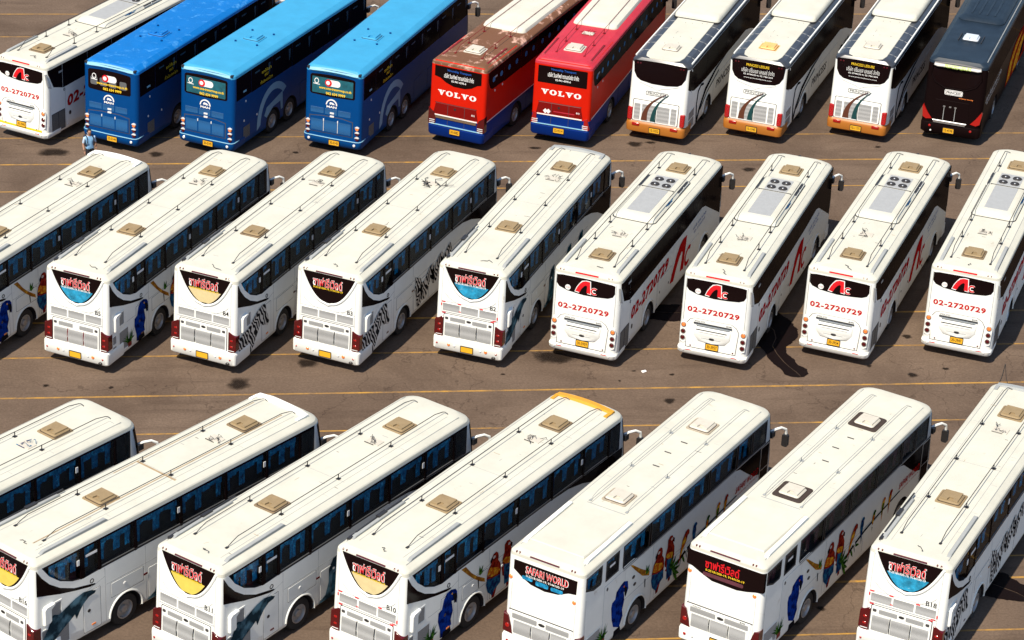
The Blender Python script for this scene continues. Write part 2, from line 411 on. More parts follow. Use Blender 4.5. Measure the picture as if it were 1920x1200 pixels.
def hatch(root, kn, y, m_, base=None, key=0):
    T = KIND[kn]['top']
    h = part(root, 'roof_hatch', (kn, y, 'a'), lambda: G().prism(T, rect(-.33, y-.32, .33, y+.32, .08), -.01, .085, 0, .03).prism(T, [(-.27, y-.26), (-.06, y-.26), (-.03, y-.12), (.10, y-.12), (.13, y-.26), (.27, y-.26), (.27, y+.28), (-.27, y+.28)], .07, .135, 0, .012), m_)
    part(h, 'hatch_base', (kn, y), lambda: G().prism(T, rect(-.40, y-.39, .40, y+.39, .06) if base is not SEALANT else rect(-.48, y-.47, .48, y+.47, .1), -.02, .03, 0, .01), base or m_)
    part(h, 'hatch_seal', (kn, y), lambda: G().frame(T, rect(-.345, y-.335, .345, y+.335, .08), .03, .0, .042), SEALANT)
    return h
def rods(root, kn, xs, y0, y1, posts, m_, hgt=.17, r=.013):
    zr = KIND[kn]['zroof']
    for x in xs:
        def f(x=x):
            g = G(); s = -1 if x > 0 else 1
            g.tube([(x, y0-.02, zr), (x, y0+.2, zr+.09), (x, y0+.45, zr+hgt), (x, y1-.5, zr+hgt*.9), (x, y1-.1, zr+.07), (x+.03, y1-.04, zr+.05), (x+.13, y1-.04, zr+.03), (x+.14, y1-.02, zr-.06)], r, 5)
            for p in posts:
                g.tube([(x, p, zr-.01), (x, p, zr+hgt)], r*1.25, 5); g.box(x-.05, p-.06, zr-.01, x+.07, p+.05, zr+.018)
            g.box(x-.04, y0-.06, zr-.01, x+.04, y0+.04, zr+.02)
            return g
        part(root, 'roof_rod', (kn, x, y0, y1), f, m_)
def rails(root, kn, m_, x=.93, y0=.55, y1=3.0, dark=True):
    zr = KIND[kn]['zroof']
    def f(x):
        return G().prism(lambda y, z, o: (x+o, y, z), [(y0, zr-.12), (y1+.12, zr-.12), (y1+.12, zr-.03), (y1, zr+.075), (y0+.15, zr+.06), (y0, zr-.02)], -.06, .06, 0, .012)
    part(root, 'roof_rail', (kn, x, y0, y1), lambda: f(x), m_)
    part(root, 'roof_rail', (kn, -x, y0, y1), lambda: f(-x), m_)
def junk(root, kn, y, seed, m_=None, big=False):
    T = KIND[kn]['top']
    p = part(root, 'aerial_plate', (kn, y), lambda: G().prism(T, rect(-.24, y-.17, .24, y+.17, .02), -.01, .025, 0, .006), HATCHW)
    def f():
        rnd = random.Random(seed); g = G()
        for k in range(9 if big else 6):
            x, yy = rnd.uniform(-.2, .2), y+rnd.uniform(-.16, .2); L = .5 if big else .24
            q = [T(x, yy, .03)]
            for _ in range(3):
                x += rnd.uniform(-L, L)*.5; yy += rnd.uniform(-L, L)*.5; q.append(T(x, yy, .03+rnd.uniform(0, .10)))
            g.tube(q, .009 if not big else .014, 4)
        g.tube([T(-.24, y-.19, .02), T(.1, y-.19, .02)], .016, 4)
        return g
    part(p, 'aerial_wire', (kn, y, seed), f, m_ or BLKP)
def wire(root, kn, seed, y=.75):
    T = KIND[kn]['top']
    def f():
        rnd = random.Random(seed); x, yy = rnd.uniform(-.1, .2), y; q = [T(x, yy, .02)]
        for _ in range(5):
            x += rnd.uniform(-.04, .16); yy += rnd.uniform(-.12, .07); q.append(T(x, yy, .015+rnd.uniform(0, .03)))
        return G().tube(q, .011, 4)
    part(root, 'roof_cable', (kn, seed), f, BLKP)
def deflector(root, m_, kn='safari'):
    zr = KIND[kn]['zroof']
    def f():
        g = G(); n = 10
        pr = [(-.13, .0), (-.09, .085), (.10, .075), (.14, .0)]
        b = len(g.v)
        for k in range(n+1):
            x = -1.02 + 2.04*k/n; yo = -.05*(x/1.02)**2
            for dy, dz in pr: g.v.append((x, 11.28+yo+dy, zr-.05-.05*(x/1.02)**2+dz+.05))
        for k in range(n):
            for i in range(3): g.face((b+k*4+i, b+k*4+i+1, b+(k+1)*4+i+1, b+(k+1)*4+i))
            g.face((b+k*4+3, b+k*4, b+(k+1)*4, b+(k+1)*4+3))
        g.face((b, b+1, b+2, b+3)); g.face((b+n*4+3, b+n*4+2, b+n*4+1, b+n*4))
        for s in (-1, 1): g.box(s*.98-.06, 10.85, zr-.10, s*.98+.06, 11.2, zr+.03)
        return g
    d = part(root, 'roof_deflector', kn, f, m_)
    part(d, 'deflector_gap', kn, lambda: G().prism(lambda x, y, o: (x, y-.05*(x/1.02)**2, zr-.05*(x/1.02)**2+o), [(-.93+.186*k, 11.06) for k in range(11)] + [(.93-.186*k, 11.14) for k in range(11)], -.05, -.002), BLKP)

def plate_(root, kn, o, cz, txt=None, x=0.0):
    mp = KIND[kn]['rear']
    p = part(root, 'number_plate', (kn, o, cz, x), lambda: G().prism(mp, rect(x-.22, cz-.105, x+.22, cz+.105, .015), o-.05, o+.012), PLATE)
    part(p, 'plate_frame', (kn, o, cz, x), lambda: G().frame(mp, rect(x-.24, cz-.122, x+.24, cz+.122, .02), .02, o-.03, o+.018), BLKP)
    if txt: part(p, 'plate_lettering', (kn, txt), lambda: lettering(G(), mp, txt, x, cz, w=.36, h=.12, off=o+.014, bold=.012), BLKTXT, False)
def lamp(root, name, mp, cx, cz, r, o, m_, rz=None, key=None):
    l_ = part(root, name, (key, cx, cz, r, o), lambda: G().prism(mp, ell(cx, cz, r, rz), o-.06, o+.02, 0, .015), m_)
    return l_
def seam_door(root, mp, poly, key, m_, gap=SEAM, off=.0, name='luggage_door', handle=None):
    d = part(root, name, key, lambda: G().prism(mp, poly, off-.02, off+.008, 0, .004), m_)
    part(d, 'door_gap', key, lambda: G().frame(mp, [(p[0]+(.012 if p[0] > sum(q[0] for q in poly)/len(poly) else -.012), p[1]+(.012 if p[1] > sum(q[1] for q in poly)/len(poly) else -.012)) for p in poly], .016, off-.01, off+.003), gap)
    if handle: part(d, 'door_handle', key, lambda: G().prism(mp, ell(handle[0], handle[1], .06, .05), off, off+.022, 0, .01), WHITE if m_ is WHITE else m_)
    return d
def left_band(root, kn, z0, z1, m_=BLACK):
    L = KIND[kn]['left']
    ys = [.5, 2.2, 4.0, 5.8, 7.6, 9.4, 11.3]
    for a, b in zip(ys, ys[1:]):
        part(root, 'side_window', (kn, 'L', a), lambda: G().prism(L, rect(a+.01, z0, b-.01, z1, .03), -.02, .005, 0, .003), m_)

def pane_curtains(win, y0, y1, key, m_, ztop=3.2, seed=0):
    """valance with a scalloped hem and tied drapes, hung 10 cm behind the pane"""
    def f():
        rnd = random.Random(seed*31+int(y0*100)); g = G(); n = max(8, int((y1-y0)*16))
        def strip(pts):
            b = len(g.v)
            for (y, za, zb, x) in pts: g.v += [(x, y, za), (x, y, zb)]
            for k in range(len(pts)-1): g.face((b+2*k, b+2*k+1, b+2*k+3, b+2*k+2))
        ph = rnd.uniform(0, 3)
        strip([(y0+.02+(y1-y0-.04)*k/n, ztop+.08, ztop-.13-.10*abs(math.sin(ph+4.0*(y0+(y1-y0)*k/n)))-rnd.uniform(0, .03), 1.12+.022*math.sin(k*2.1)) for k in range(n+1)])
        for yc, wd in ((y0+.14, .20), ((y0+y1)/2+rnd.uniform(-.1, .1), .24), (y1-.14, .18)):
            if y1-y0 < .8 and yc != y0+.14: continue
            zlo = rnd.uniform(2.42, 2.6)
            for j in range(2):
                strip([(yc-wd/2+wd*k/8+rnd.uniform(-.01, .01), ztop-.05 if j == 0 else 2.85, 2.85 if j == 0 else zlo, 1.10+.03*math.sin(k*2.4)-.01*j) for k in range(9)])
        return g
    part(win, 'curtain', (key, y0, seed), f, m_)

# ------------------------------------------------------------------ livery drawings on the coach sides: flat print
ZEB=[(1.92,1.9),(2.07,1.87),(2.18,1.77),(2.19,1.65),(2.31,1.36),(2.41,1.07),(2.3,0.95),(2.15,1.04),(1.96,1.09),(1.77,1.26),(1.67,1.06),(1.47,0.85),(1.26,0.59),(1.09,0.42),(0.85,0.42),(0.56,0.46),(0.30,0.68),(0.24,1.30),(0.52,1.38),(0.91,1.42),(1.22,1.60),(1.57,1.80)]
ZEB2=[(4.44,1.85),(4.52,1.62),(4.43,1.37),(4.56,0.99),(4.62,0.57),(4.93,0.54),(5.08,0.9),(5.07,1.33),(4.9,1.62),(4.62,1.75)]
DOL=[(2.39,1.72),(2.23,1.81),(1.93,1.88),(1.62,1.82),(1.31,1.70),(1.0,1.58),(0.82,1.66),(0.62,1.62),(0.66,1.45),(0.58,1.3),(0.44,1.1),(0.34,0.9),(0.30,.62),(.52,.66),(0.79,0.80),(1.1,1.02),(1.42,1.2),(1.58,1.30),(1.64,1.12),(1.76,1.32),(1.91,1.5),(2.12,1.64),(2.33,1.66)]
DOL2=[(5.28,1.78),(4.97,1.71),(4.78,1.43),(4.78,0.99),(4.64,0.61),(4.3,0.44),(4.85,0.42),(5.31,0.48)]
MAC=[(2.7,1.68),(2.61,1.8),(2.39,1.88),(2.18,1.86),(2.05,1.71),(1.96,1.43),(1.80,1.38),(1.78,1.1),(1.91,0.72),(1.92,0.47),(2.2,0.44),(2.36,0.52),(2.4,0.65),(2.46,0.66),(2.42,0.86),(2.52,1.1),(2.44,1.47),(2.58,1.44),(2.7,1.27),(2.72,1.47)]
BEAK=[(2.47,1.70),(2.66,1.65),(2.7,1.48),(2.66,1.34),(2.59,1.32),(2.54,1.48)]
RED1=[(4.44,1.90),(4.52,2.0),(4.66,2.02),(4.76,1.94),(4.80,1.80),(4.78,1.68),(4.90,1.52),(4.95,1.3),(4.92,1.0),(4.76,.75),(4.64,.46),(4.52,.46),(4.44,.8),(4.26,1.0),(4.20,1.3),(4.28,1.58),(4.42,1.72),(4.44,1.80)]
RED2=[(5.10,2.04),(5.22,2.12),(5.36,2.08),(5.44,1.95),(5.44,1.80),(5.54,1.6),(5.56,1.3),(5.48,.95),(5.40,.5),(5.28,.48),(5.22,.85),(5.04,1.0),(4.98,1.3),(5.02,1.6),(5.10,1.78)]
YEL=[(4.26,1.52),(4.4,1.6),(4.6,1.5),(4.8,1.42),(4.91,1.25),(4.74,1.20),(4.45,1.25),(4.24,1.36)]
BLU=[(4.23,1.28),(4.5,1.18),(4.75,1.14),(4.93,1.12),(4.94,0.82),(4.63,0.71),(4.53,0.56),(4.28,0.8),(4.18,1.1)]
BRA=[(2.88,2.30),(3.1,2.29),(3.4,1.93),(3.69,1.67),(4.1,1.39),(4.14,1.24),(3.88,1.39),(3.53,1.66),(3.23,1.94)]
QMAC=[(2.71,2.0),(2.48,2.11),(2.31,2.07),(2.06,1.96),(2.01,1.74),(1.84,1.7),(1.80,1.54),(1.87,1.12),(1.99,0.8),(2.35,0.60),(2.53,0.9),(2.48,1.14),(2.57,1.42),(2.51,1.74),(2.66,1.56),(2.77,1.72)]
QBRA=[(2.81,2.48),(2.97,2.4),(3.51,1.98),(4.04,1.63),(4.01,1.5),(3.6,1.70),(3.11,2.16),(2.86,2.42)]
def art_mat(name, a, b, scale=10, rough=.4, kind='noise'):
    m = bpy.data.materials.new(name); m.use_nodes = True
    n = m.node_tree.nodes; l = m.node_tree.links; bs = n['Principled BSDF']; bs.inputs['Roughness'].default_value = .6; bs.inputs['Specular IOR Level'].default_value = 0
    tc = n.new('ShaderNodeTexCoord'); mp = n.new('ShaderNodeMapping'); l.new(tc.outputs['Object'], mp.inputs[0])
    if kind == 'stripe':
        dt = n.new('ShaderNodeVectorMath'); dt.operation = 'DOT_PRODUCT'; dt.inputs[1].default_value = (0, .86, .50); l.new(tc.outputs['Object'], dt.inputs[0])
        nz = n.new('ShaderNodeTexNoise'); nz.inputs['Scale'].default_value = 2.4; nz.inputs['Detail'].default_value = 1; l.new(tc.outputs['Object'], nz.inputs['Vector'])
        am = n.new('ShaderNodeMath'); am.operation = 'MULTIPLY_ADD'; am.inputs[1].default_value = .42; l.new(nz.outputs[0], am.inputs[0]); l.new(dt.outputs['Value'], am.inputs[2])
        m2 = n.new('ShaderNodeMath'); m2.operation = 'MULTIPLY'; m2.inputs[1].default_value = 2*math.pi/.155; l.new(am.outputs[0], m2.inputs[0])
        t = n.new('ShaderNodeMath'); t.operation = 'SINE'; l.new(m2.outputs[0], t.inputs[0]); lo, hi = .05, .35
    else:
        t = n.new('ShaderNodeTexNoise'); t.inputs['Scale'].default_value = scale; t.inputs['Detail'].default_value = 4; lo, hi = .42, .6
    if kind != 'stripe': l.new(mp.outputs[0], t.inputs['Vector'])
    r_ = n.new('ShaderNodeMapRange'); r_.inputs['From Min'].default_value = lo; r_.inputs['From Max'].default_value = hi
    l.new(t.outputs[0], r_.inputs['Value'])
    mx = n.new('ShaderNodeMix'); mx.data_type = 'RGBA'; mx.inputs['A'].default_value = (*a, 1); mx.inputs['B'].default_value = (*b, 1)
    l.new(r_.outputs[0], mx.inputs['Factor']); l.new(mx.outputs['Result'], bs.inputs['Base Color'])
    return m
A_ZEB = art_mat('zebra_print', (.02, .018, .018), (.62, .58, .52), 2.1, kind='stripe')
A_DOL = art_mat('dolphin_print', (.015, .03, .04), (.10, .20, .25), 2.2)
A_DOL2 = art_mat('deep_water_print', (.008, .02, .03), (.03, .13, .17), 3)
A_BLUE = art_mat('blue_macaw_print', (.003, .010, .085), (.006, .035, .26), 6)
A_RED = art_mat('red_macaw_print', (.14, .008, .006), (.36, .03, .012), 8)
A_YEL = art_mat('yellow_feather_print', (.50, .10, .01), (.75, .42, .03), 9)
A_LBL = art_mat('blue_feather_print', (.012, .02, .09), (.02, .13, .25), 7)
A_BRA = art_mat('branch_print', (.28, .10, .015), (.62, .30, .03), 5)
A_GRN = art_mat('leaf_print', (.01, .035, .008), (.07, .19, .02), 9)
A_BLK = mat('dark_print', (.012, .01, .012), .5, spec=.0)
A_LT = mat('pale_print', (.55, .5, .45), .5)

def print_(root, name, key, polys, mats, off=.009):
    """polys: list of (polygon, material index, extra offset) printed flat on the right side"""
    return part(root, name, key, lambda: [g for g in [G()] if all(g.flat(SIDE, p, off+e, mi) for p, mi, e in polys)][0], mats, False)
def blade(y, z, a, L, wd):
    c, s = math.cos(R(a)), math.sin(R(a)); return [(y-s*wd, z+c*wd), (y+c*L*.55-s*wd*.9, z+s*L*.55+c*wd*.9), (y+c*L, z+s*L), (y+c*L*.55+s*wd*.9, z+s*L*.55-c*wd*.9), (y+s*wd, z-c*wd)]
def plant(root, y, z, L=.42):
    rnd = random.Random(7); P = []
    for k in range(19):
        a = 8+164*k/18+rnd.uniform(-5, 5); P.append((blade(y+rnd.uniform(-.08, .08), z, a, L*rnd.uniform(.7, 1.15), .022), 0, k*.0004))
    P.append((ell(y, z, .16, .1), 0, .008)); P.append((rect(y-.1, z-.22, y+.14, z-.05, .04), 1, .0085))
    print_(root, 'plant_print', ('pl', y, z), P, [A_GRN, DREDP])
def macaw_blue(root, poly, beak, dy=0, dz=0, key='a'):
    sh = lambda P: [(a+dy, b+dz) for a, b in P]
    print_(root, 'blue_macaw_print', (key, dy, dz), [(sh(poly), 0, 0), (sh(beak), 1, .002), (sh(ell(beak[0][0]-.02, beak[0][1]+.02, .035)), 2, .003), (sh([(2.05, .62), (2.4, .62), (2.45, .44), (2.0, .40)]), 1, .001)], [A_BLUE, A_BLK, A_YEL])
def macaw_red(root, dy=0, dz=0, key='a'):
    sh = lambda P: [(a+dy, b+dz) for a, b in P]
    print_(root, 'red_macaw_print', (key, dy, dz), [(sh(RED2), 0, 0), (sh([(5.1, 1.35), (5.45, 1.3), (5.5, .62), (5.15, .62)]), 2, .0015), (sh([(5.02, 1.5), (5.2, 1.56), (5.46, 1.45), (5.47, 1.25), (5.2, 1.32)]), 1, .002), (sh(RED1), 0, .003), (sh(BLU), 2, .004), (sh(YEL), 1, .005), (sh(ell(4.56, 1.88, .07, .05)), 3, .006), (sh([(4.44, 1.92), (4.36, 1.84), (4.38, 1.72), (4.44, 1.76), (4.50, 1.84)]), 4, .006), (sh(ell(5.34, 1.96, .06, .045)), 3, .002), (sh([(5.44, 1.98), (5.52, 1.90), (5.50, 1.78), (5.42, 1.84)]), 4, .002)], [A_RED, A_YEL, A_LBL, A_LT, A_BLK])
def branch(root, P, key, dy=0, dz=0):
    sh = lambda P_: [(a+dy, b+dz) for a, b in P_]
    print_(root, 'branch_print', (key, dy), [(sh(P), 0, 0), (sh(blade(3.85, 1.64, 60, .3, .05)), 1, .001), (sh(blade(3.85, 1.64, 95, .32, .05)), 1, .0015), (sh(blade(3.85, 1.64, 20, .2, .04)), 1, .002), (sh([(3.74, 1.5), (3.8, 1.5), (3.82, 1.2), (3.78, 1.2)]), 2, .001)], [A_BRA, A_GRN, A_BLK])
def small_bird(y, z, s, lean, ca, cb):
    P = [(0, -.75), (.05, -.3), (.13, -.05), (.13, .12), (.2, .16), (.16, .26), (.04, .3), (-.06, .22), (-.12, 0), (-.08, -.3)]
    c, s_ = math.cos(R(lean)), math.sin(R(lean))
    f = lambda Q: [(y+(a*c+b*s_)*s, z+(-a*s_+b*c)*s) for a, b in Q]
    return [(f(P), ca, .003), (f([(-.02, -.5), (.06, -.2), (.1, .02), (-.02, .1), (-.1, -.05), (-.07, -.3)]), cb, .004)]

def seams(root, kn, mp, tag_, segs, m_=None, wd=.006):
    for k, (a, b) in enumerate(segs):
        dx, dz = b[0]-a[0], b[1]-a[1]; d = math.hypot(dx, dz); nx, nz = -dz/d*wd, dx/d*wd
        part(root, 'panel_seam', (kn, tag_, k), lambda: G().prism(mp, [(a[0]-nx, a[1]-nz), (b[0]-nx, b[1]-nz), (b[0]+nx, b[1]+nz), (a[0]+nx, a[1]+nz)], -.03, .0025), m_ or GRAYP, False)
def roof_work(root, kn, seed, y1=11.2, y0=.9):
    K = KIND[kn]; zr = K['zroof']; rnd = random.Random(seed*7+1); T = K['top']
    for s_ in (-1, 1):
        part(root, 'roof_gutter', (kn, s_), lambda: G().tube([(s_*1.035, .45, zr-.012), (s_*1.035, 11.2, zr-.012)], .009, 5), COVE)
    seams(root, kn, T, 'roof', [((-.95, y), (.95, y)) for y in (2.05, 3.3, 5.1, 7.0, 8.6) if y0 < y < y1], COVE, .005)
    for k in range(9):
        x, y = rnd.uniform(-.85, .85), rnd.uniform(y0, y1); L = rnd.uniform(.05, .22); a = rnd.choice((0, 0, 1.57, 1.2))
        part(root, 'roof_scuff', (kn, seed, k), lambda: G().prism(T, [(x, y), (x+L*math.cos(a), y+L*math.sin(a)), (x+L*math.cos(a)+.015, y+L*math.sin(a)+.018), (x+.012, y+.016)], -.01, .004), rnd.choice((SEAM, T_DIRT, COVE)), False)
T_DIRT = mat('dry_dirt', (.34, .26, .16), .9)
# ------------------------------------------------------------------ coach with the bowl-shaped rear window
S_PANES = [([(.74, 3.34), (1.86, 3.34), (1.86, 2.40), (1.55, 2.46), (1.12, 2.68), (.80, 3.0), (.70, 3.2)], .8, 1.86)] + \
          [(rect(a, 2.42, b, 3.34, .02), a, b) for a, b in ((2.03, 2.54), (2.64, 3.92), (4.02, 5.72), (5.82, 7.55), (7.65, 9.27), (9.37, 10.7), (10.8, 11.34))]
def U(z): return .985*min(1, max(0, (z-2.42)/1.04))**.46
def U_poly(z0, z1, inset=0.0, n=12):
    zs = [z0+(z1-z0)*(k/n)**2 for k in range(n+1)]
    rt = [(max(.02, U(z)-inset), z) for z in zs]; rt = [p for p in rt]
    return rt + [(-x, z) for x, z in reversed(rt)]
def safari(root, c):
    kn = 'safari'; K = KIND[kn]; mp = K['rear']; T = K['top']
    chassis(root, kn, WHITE, ROOFW)
    # rear
    rw = part(root, 'rear_window', kn, lambda: G().prism(mp, U_poly(2.425, 3.46), -.03, .006), BLACK)
    if c.get('curtain'):
        cm = dict(beige=CURTB, yellow=CURTY, blue=CURTC)[c['curtain']]
        part(rw, 'curtain', 'rear', lambda: G().prism(mp, U_poly(2.47, 2.93, .075), .004, .010), cm)
    def um():
        g = G(); zs = [3.46-1.04*(k/14) for k in range(15)]; zs = [2.42+1.04*(1-k/14)**2 for k in range(15)]
        rt = [(U(z)+.05, z) for z in zs]; rt[-1] = (0, 2.375)
        pts = [mp(x, z-.02, -.012) for x, z in rt] + [mp(-x, z-.02, -.012) for x, z in reversed(rt[:-1])]
        return g.tube(pts, .05, 8)
    part(root, 'window_moulding', kn, um, WHITE)
    part(root, 'moulding_crease', kn, lambda: G().tube([mp(1.02*math.sin(R(a)), 2.72-.62*math.cos(R(a)), -.004) for a in range(-66, 67, 6)], .013, 4), COVE)
    tx = part(rw, 'lettering_outline', 'thai', lambda: lettering(G(), mp, 'ซาฟารีเวิลด์', -.04, 3.16, w=1.13, h=.36, off=.0125, bold=.030), WHP, False)
    part(rw, 'lettering', 'thai', lambda: lettering(G(), mp, 'ซาฟารีเวิลด์', -.04, 3.16, w=1.10, h=.34, off=.0145, bold=.012), BREDP, False)
    part(rw, 'phone_lettering', 'ph', lambda: lettering(G(), mp, '0-25181000-19, 9144100-19', -.02, 2.93, w=1.12, h=.085, off=.0135, bold=.02), YELP if c.get('curtain') != 'blue' else WHP, False)
    for i, (a, b) in enumerate(((-1.0, -.37), (-.32, .31), (.36, .98))):
        gr = part(root, 'grille', ('up', i), lambda: G().prism(mp, rect(a, 1.82, b, 2.10, .015), -.02, .006), MESHW)
        part(gr, 'grille_frame', ('up', i), lambda: G().frame(mp, rect(a-.025, 1.795, b+.025, 2.125, .02), .028, -.01, .016), WHITE)
    d = part(root, 'engine_door', kn, lambda: G().prism(mp, rect(-.93, .84, .89, 1.70, .05), -.02, .022, 0, .012), WHITE)
    part(root, 'door_gap', (kn, 'e'), lambda: G().frame(mp, rect(-.955, .83, .915, 1.725, .05), .024, -.02, .004), SEAM)
    for i, (a, b, z0, z1) in enumerate(((-.88, -.36, .90, 1.40), (-.30, .27, .90, 1.40), (.33, .84, .90, 1.40), (-.70, -.14, 1.48, 1.63), (.12, .66, 1.48, 1.63))):
        part(d, 'grille', ('eng', i), lambda: G().prism(mp, rect(a, z0, b, z1, .02), .0, .028, 0, .004), MESHW)
    for x in (-.33, .30):
        part(d, 'door_handle', ('eng', x), lambda: G().tube([mp(x, .92+.5*k/8, .03+.035*math.sin(math.pi*k/8)) for k in range(9)], .014, 5), DREDP if c.get('redh') else BLKP)
    for x in (-.83, .78):
        part(d, 'door_latch', ('eng', x), lambda: G().prism(mp, rect(x-.06, 1.52, x+.06, 1.61, .03), .0, .035, 0, .008), SEAM)
    if not c.get('nobadge'): part(d, 'badge', 'oval', lambda: G().prism(mp, ell(-.01, 1.57, .09, .045), 0, .034, 0, .008), BLKP)
    for s in (-1, 1):
        P = [(s*.955, 1.585), (s*1.0, 1.60), (s*1.262, 1.45), (s*1.272, .93), (s*1.2, .86), (s*.955, .80)]
        t = part(root, 'tail_light', (kn, s), lambda: G().prism(mp, P, -.24, .028, 0, .015), DRED)
        for lz in (1.02, 1.24): part(t, 'lens', (kn, s, lz), lambda: G().prism(mp, rect(s*1.09-.055, lz+.02, s*1.09+.055, lz+.085, .025), .0, .034, 0, .004), REDL)
        part(t, 'chrome_strip', (kn, s), lambda: G().prism(mp, rect(s*1.09-.11, .91, s*1.09+.11, .93, .005), .0, .036), CLR)
    bp = part(root, 'rear_bumper', kn, lambda: loft(G(), [ring(z, h, y, 1.05, .12, .05) for z, h, y in ((.36, 1.25, .0), (.42, 1.285, -.045), (.74, 1.285, -.05), (.82, 1.275, -.04), (.85, 1.25, .02))]), WHITE)
    bm = lambda x, z, o: (x, -.05-o, z)
    for x, m_, r_ in ((-.68, ORL, .055), (.70, ORL, .06), (-.47, CLR, .045), (.50, CLR, .045), (-1.12, REDL, .035), (1.08, REDL, .035)):
        lamp(bp, 'bumper_light', bm, x, .60, r_, 0, m_, key='b')
    part(bp, 'tow_hook', kn, lambda: G().prism(bm, ell(1.0, .45, .07, .05), -.02, .06, 0, .02), BLKP)
    mpb = bm
    p = part(root, 'number_plate', kn, lambda: G().prism(bm, rect(-.22, .44, .22, .65, .015), -.02, .014), PLATE)
    part(p, 'plate_frame', kn, lambda: G().frame(bm, rect(-.24, .42, .24, .67, .02), .022, -.01, .02), BLKP)
    if c.get('fleet'): part(root, 'fleet_number', c['fleet'], lambda: lettering(G(), mp, c['fleet'], .84 if len(c['fleet']) < 3 else .80, 2.25, h=.16, off=.007, bold=.015), BLKTXT, False)
    part(root, 'brake_light_bar', kn, lambda: G().prism(lambda x, z, o: (x, K['ry'](3.44)+.03-o+(z-3.49)*.5, z), rect(-.52, 3.485, .50, 3.52, .01), -.05, .03), DRED)
    for x in (-.98, -.86, .80, .92):
        lamp(root, 'marker_light', lambda x, z, o: (x, K['ry'](3.44)+.03-o+(z-3.49)*.5, z), x, 3.51, .035, .0, DRED, key=kn)
    if c.get('tape'):
        for i, (x, z, a, b) in enumerate(((-.98, 2.16, .1, .03), (-1.05, 2.05, .03, .08), (-.4, 2.16, .1, .03), (-.36, 1.88, .06, .03), (.42, 2.13, .1, .03), (1.02, 1.9, .03, .09), (.92, 1.80, .1, .03), (-.95, 1.75, .1, .025), (.85, 1.74, .1, .025), (-1.05, .78, .1, .03), (1.05, .76, .1, .03))):
            part(root, 'reflective_tape', ('t', i), lambda: G().prism(mp, rect(x-a/1.6, z-b/2, x+a/1.6, z+b/2), -.01, .02), BREDP)
    # right side
    win = []
    for P, a, b in S_PANES:
        wv = part(root, 'side_window', ('S', a), lambda: G().prism(SIDE, P, -.016, -.010), TINT, False)
        if a < 10.5 or c.get('fcurt'): pane_curtains(wv, a, b, 'S', CURT, 3.22, c['seed'])
    for a, b in ((1.87, 2.02), (2.545, 2.635), (3.925, 4.015), (5.725, 5.815), (7.555, 7.645), (9.275, 9.365), (10.705, 10.795)):
        part(root, 'window_pillar', ('S', a), lambda: G().prism(SIDE, rect(a, 2.33, b, 3.355), -.18, .002), BLACK)
    part(root, 'window_band', 'S', lambda: G().prism(SIDE, rect(.62, 3.29, 11.36, 3.358), -.009, .0015), BLACK)
    part(root, 'window_sill', 'S', lambda: G().prism(SIDE, rect(2.64, 2.375, 11.2, 2.40), -.02, .010), BLKP)
    for a, b in ((2.66, 3.9), (4.04, 5.7), (5.84, 7.53), (7.67, 9.25), (9.39, 10.68)):
        part(root, 'window_trim', ('S', a), lambda: G().prism(SIDE, rect(a, 2.415, b, 2.432), -.012, .006), CHROME)
    part(root, 'rear_side_panel', 'S', lambda: G().prism(SIDE, [(.27, 3.34), (.44, 3.05), (.72, 2.72), (1.1, 2.42), (1.6, 2.17), (2.37, 1.97), (2.40, 1.93), (2.2, 1.93), (1.7, 2.05), (1.1, 2.22), (.6, 2.40), (.25, 2.52)], -.02, .007), BLACK)
    part(root, 'front_side_panel', 'S', lambda: G().prism(SIDE, [(7.6, 2.35), (8.5, 2.30), (9.3, 2.12), (10.1, 1.82), (10.8, 1.45), (11.3, 1.22), (11.56, 1.15), (11.56, 2.35)], -.02, .006), BLACK)
    part(root, 'sticker', 'S1', lambda: G().prism(SIDE, rect(2.07, 2.96, 2.5, 3.04), -.012, -.006), WHP)
    for y in (1.78, 5.66, 9.2):
        part(root, 'sticker', ('S2', y), lambda: G().prism(SIDE, rect(y-.04, 2.82, y+.05, 3.0), -.012, .005), WHP)
    sg = part(root, 'side_vent', 'S', lambda: G().frame(SIDE, rect(.46, 1.50, 1.14, 2.06, .03), .05, -.02, .02), WHITE)
    part(sg, 'vent_mesh', 'S', lambda: G().prism(SIDE, rect(.5, 1.54, 1.1, 2.02), -.02, .006), MESHG)
    part(sg, 'vent_scoop', 'S', lambda: G().prism(SIDE, [(.42, 1.50), (.62, 1.50), (.68, 1.56), (.68, 1.95), (.84, 2.06), (.80, 2.10), (.5, 2.08), (.42, 2.0)], -.02, .10, 0, .025), WHITE)
    for i, (a, z0, b, z1) in enumerate(((.36, 1.0, .58, 1.30), (.36, .62, .58, .92), (.78, .56, 1.36, 1.30))):
        v = part(root, 'side_vent', ('Sl', i), lambda: G().frame(SIDE, rect(a-.03, z0-.03, b+.03, z1+.03, .03), .035, -.02, .014), WHITE)
        part(v, 'vent_mesh', ('Sl', i), lambda: G().prism(SIDE, rect(a, z0, b, z1), -.02, .005), MESHG)
    for P, hd in ((rect(1.92, .48, 2.56, 1.78, .03), None), (rect(2.98, 1.18, 4.22, 1.66, .03), (3.5, 1.44)), (rect(4.42, .5, 5.6, 1.52, .03), (5.0, 1.36)), (rect(5.66, .5, 6.9, 1.52, .03), (6.3, 1.36)), (rect(6.96, .5, 8.2, 1.52, .03), (7.6, 1.36)), (rect(8.26, .5, 9.0, 1.5, .03), None)):
        seam_door(root, SIDE, P, ('S', P[0]), WHITE, handle=hd)
    part(root, 'filler_cap', 'S', lambda: G().frame(SIDE, ell(2.26, 2.10, .075), .022, -.01, .014), BLKP)
    part(root, 'drain_cap', 'S', lambda: G().prism(SIDE, ell(2.12, 1.16, .06, .055), -.02, .012), BLKP)
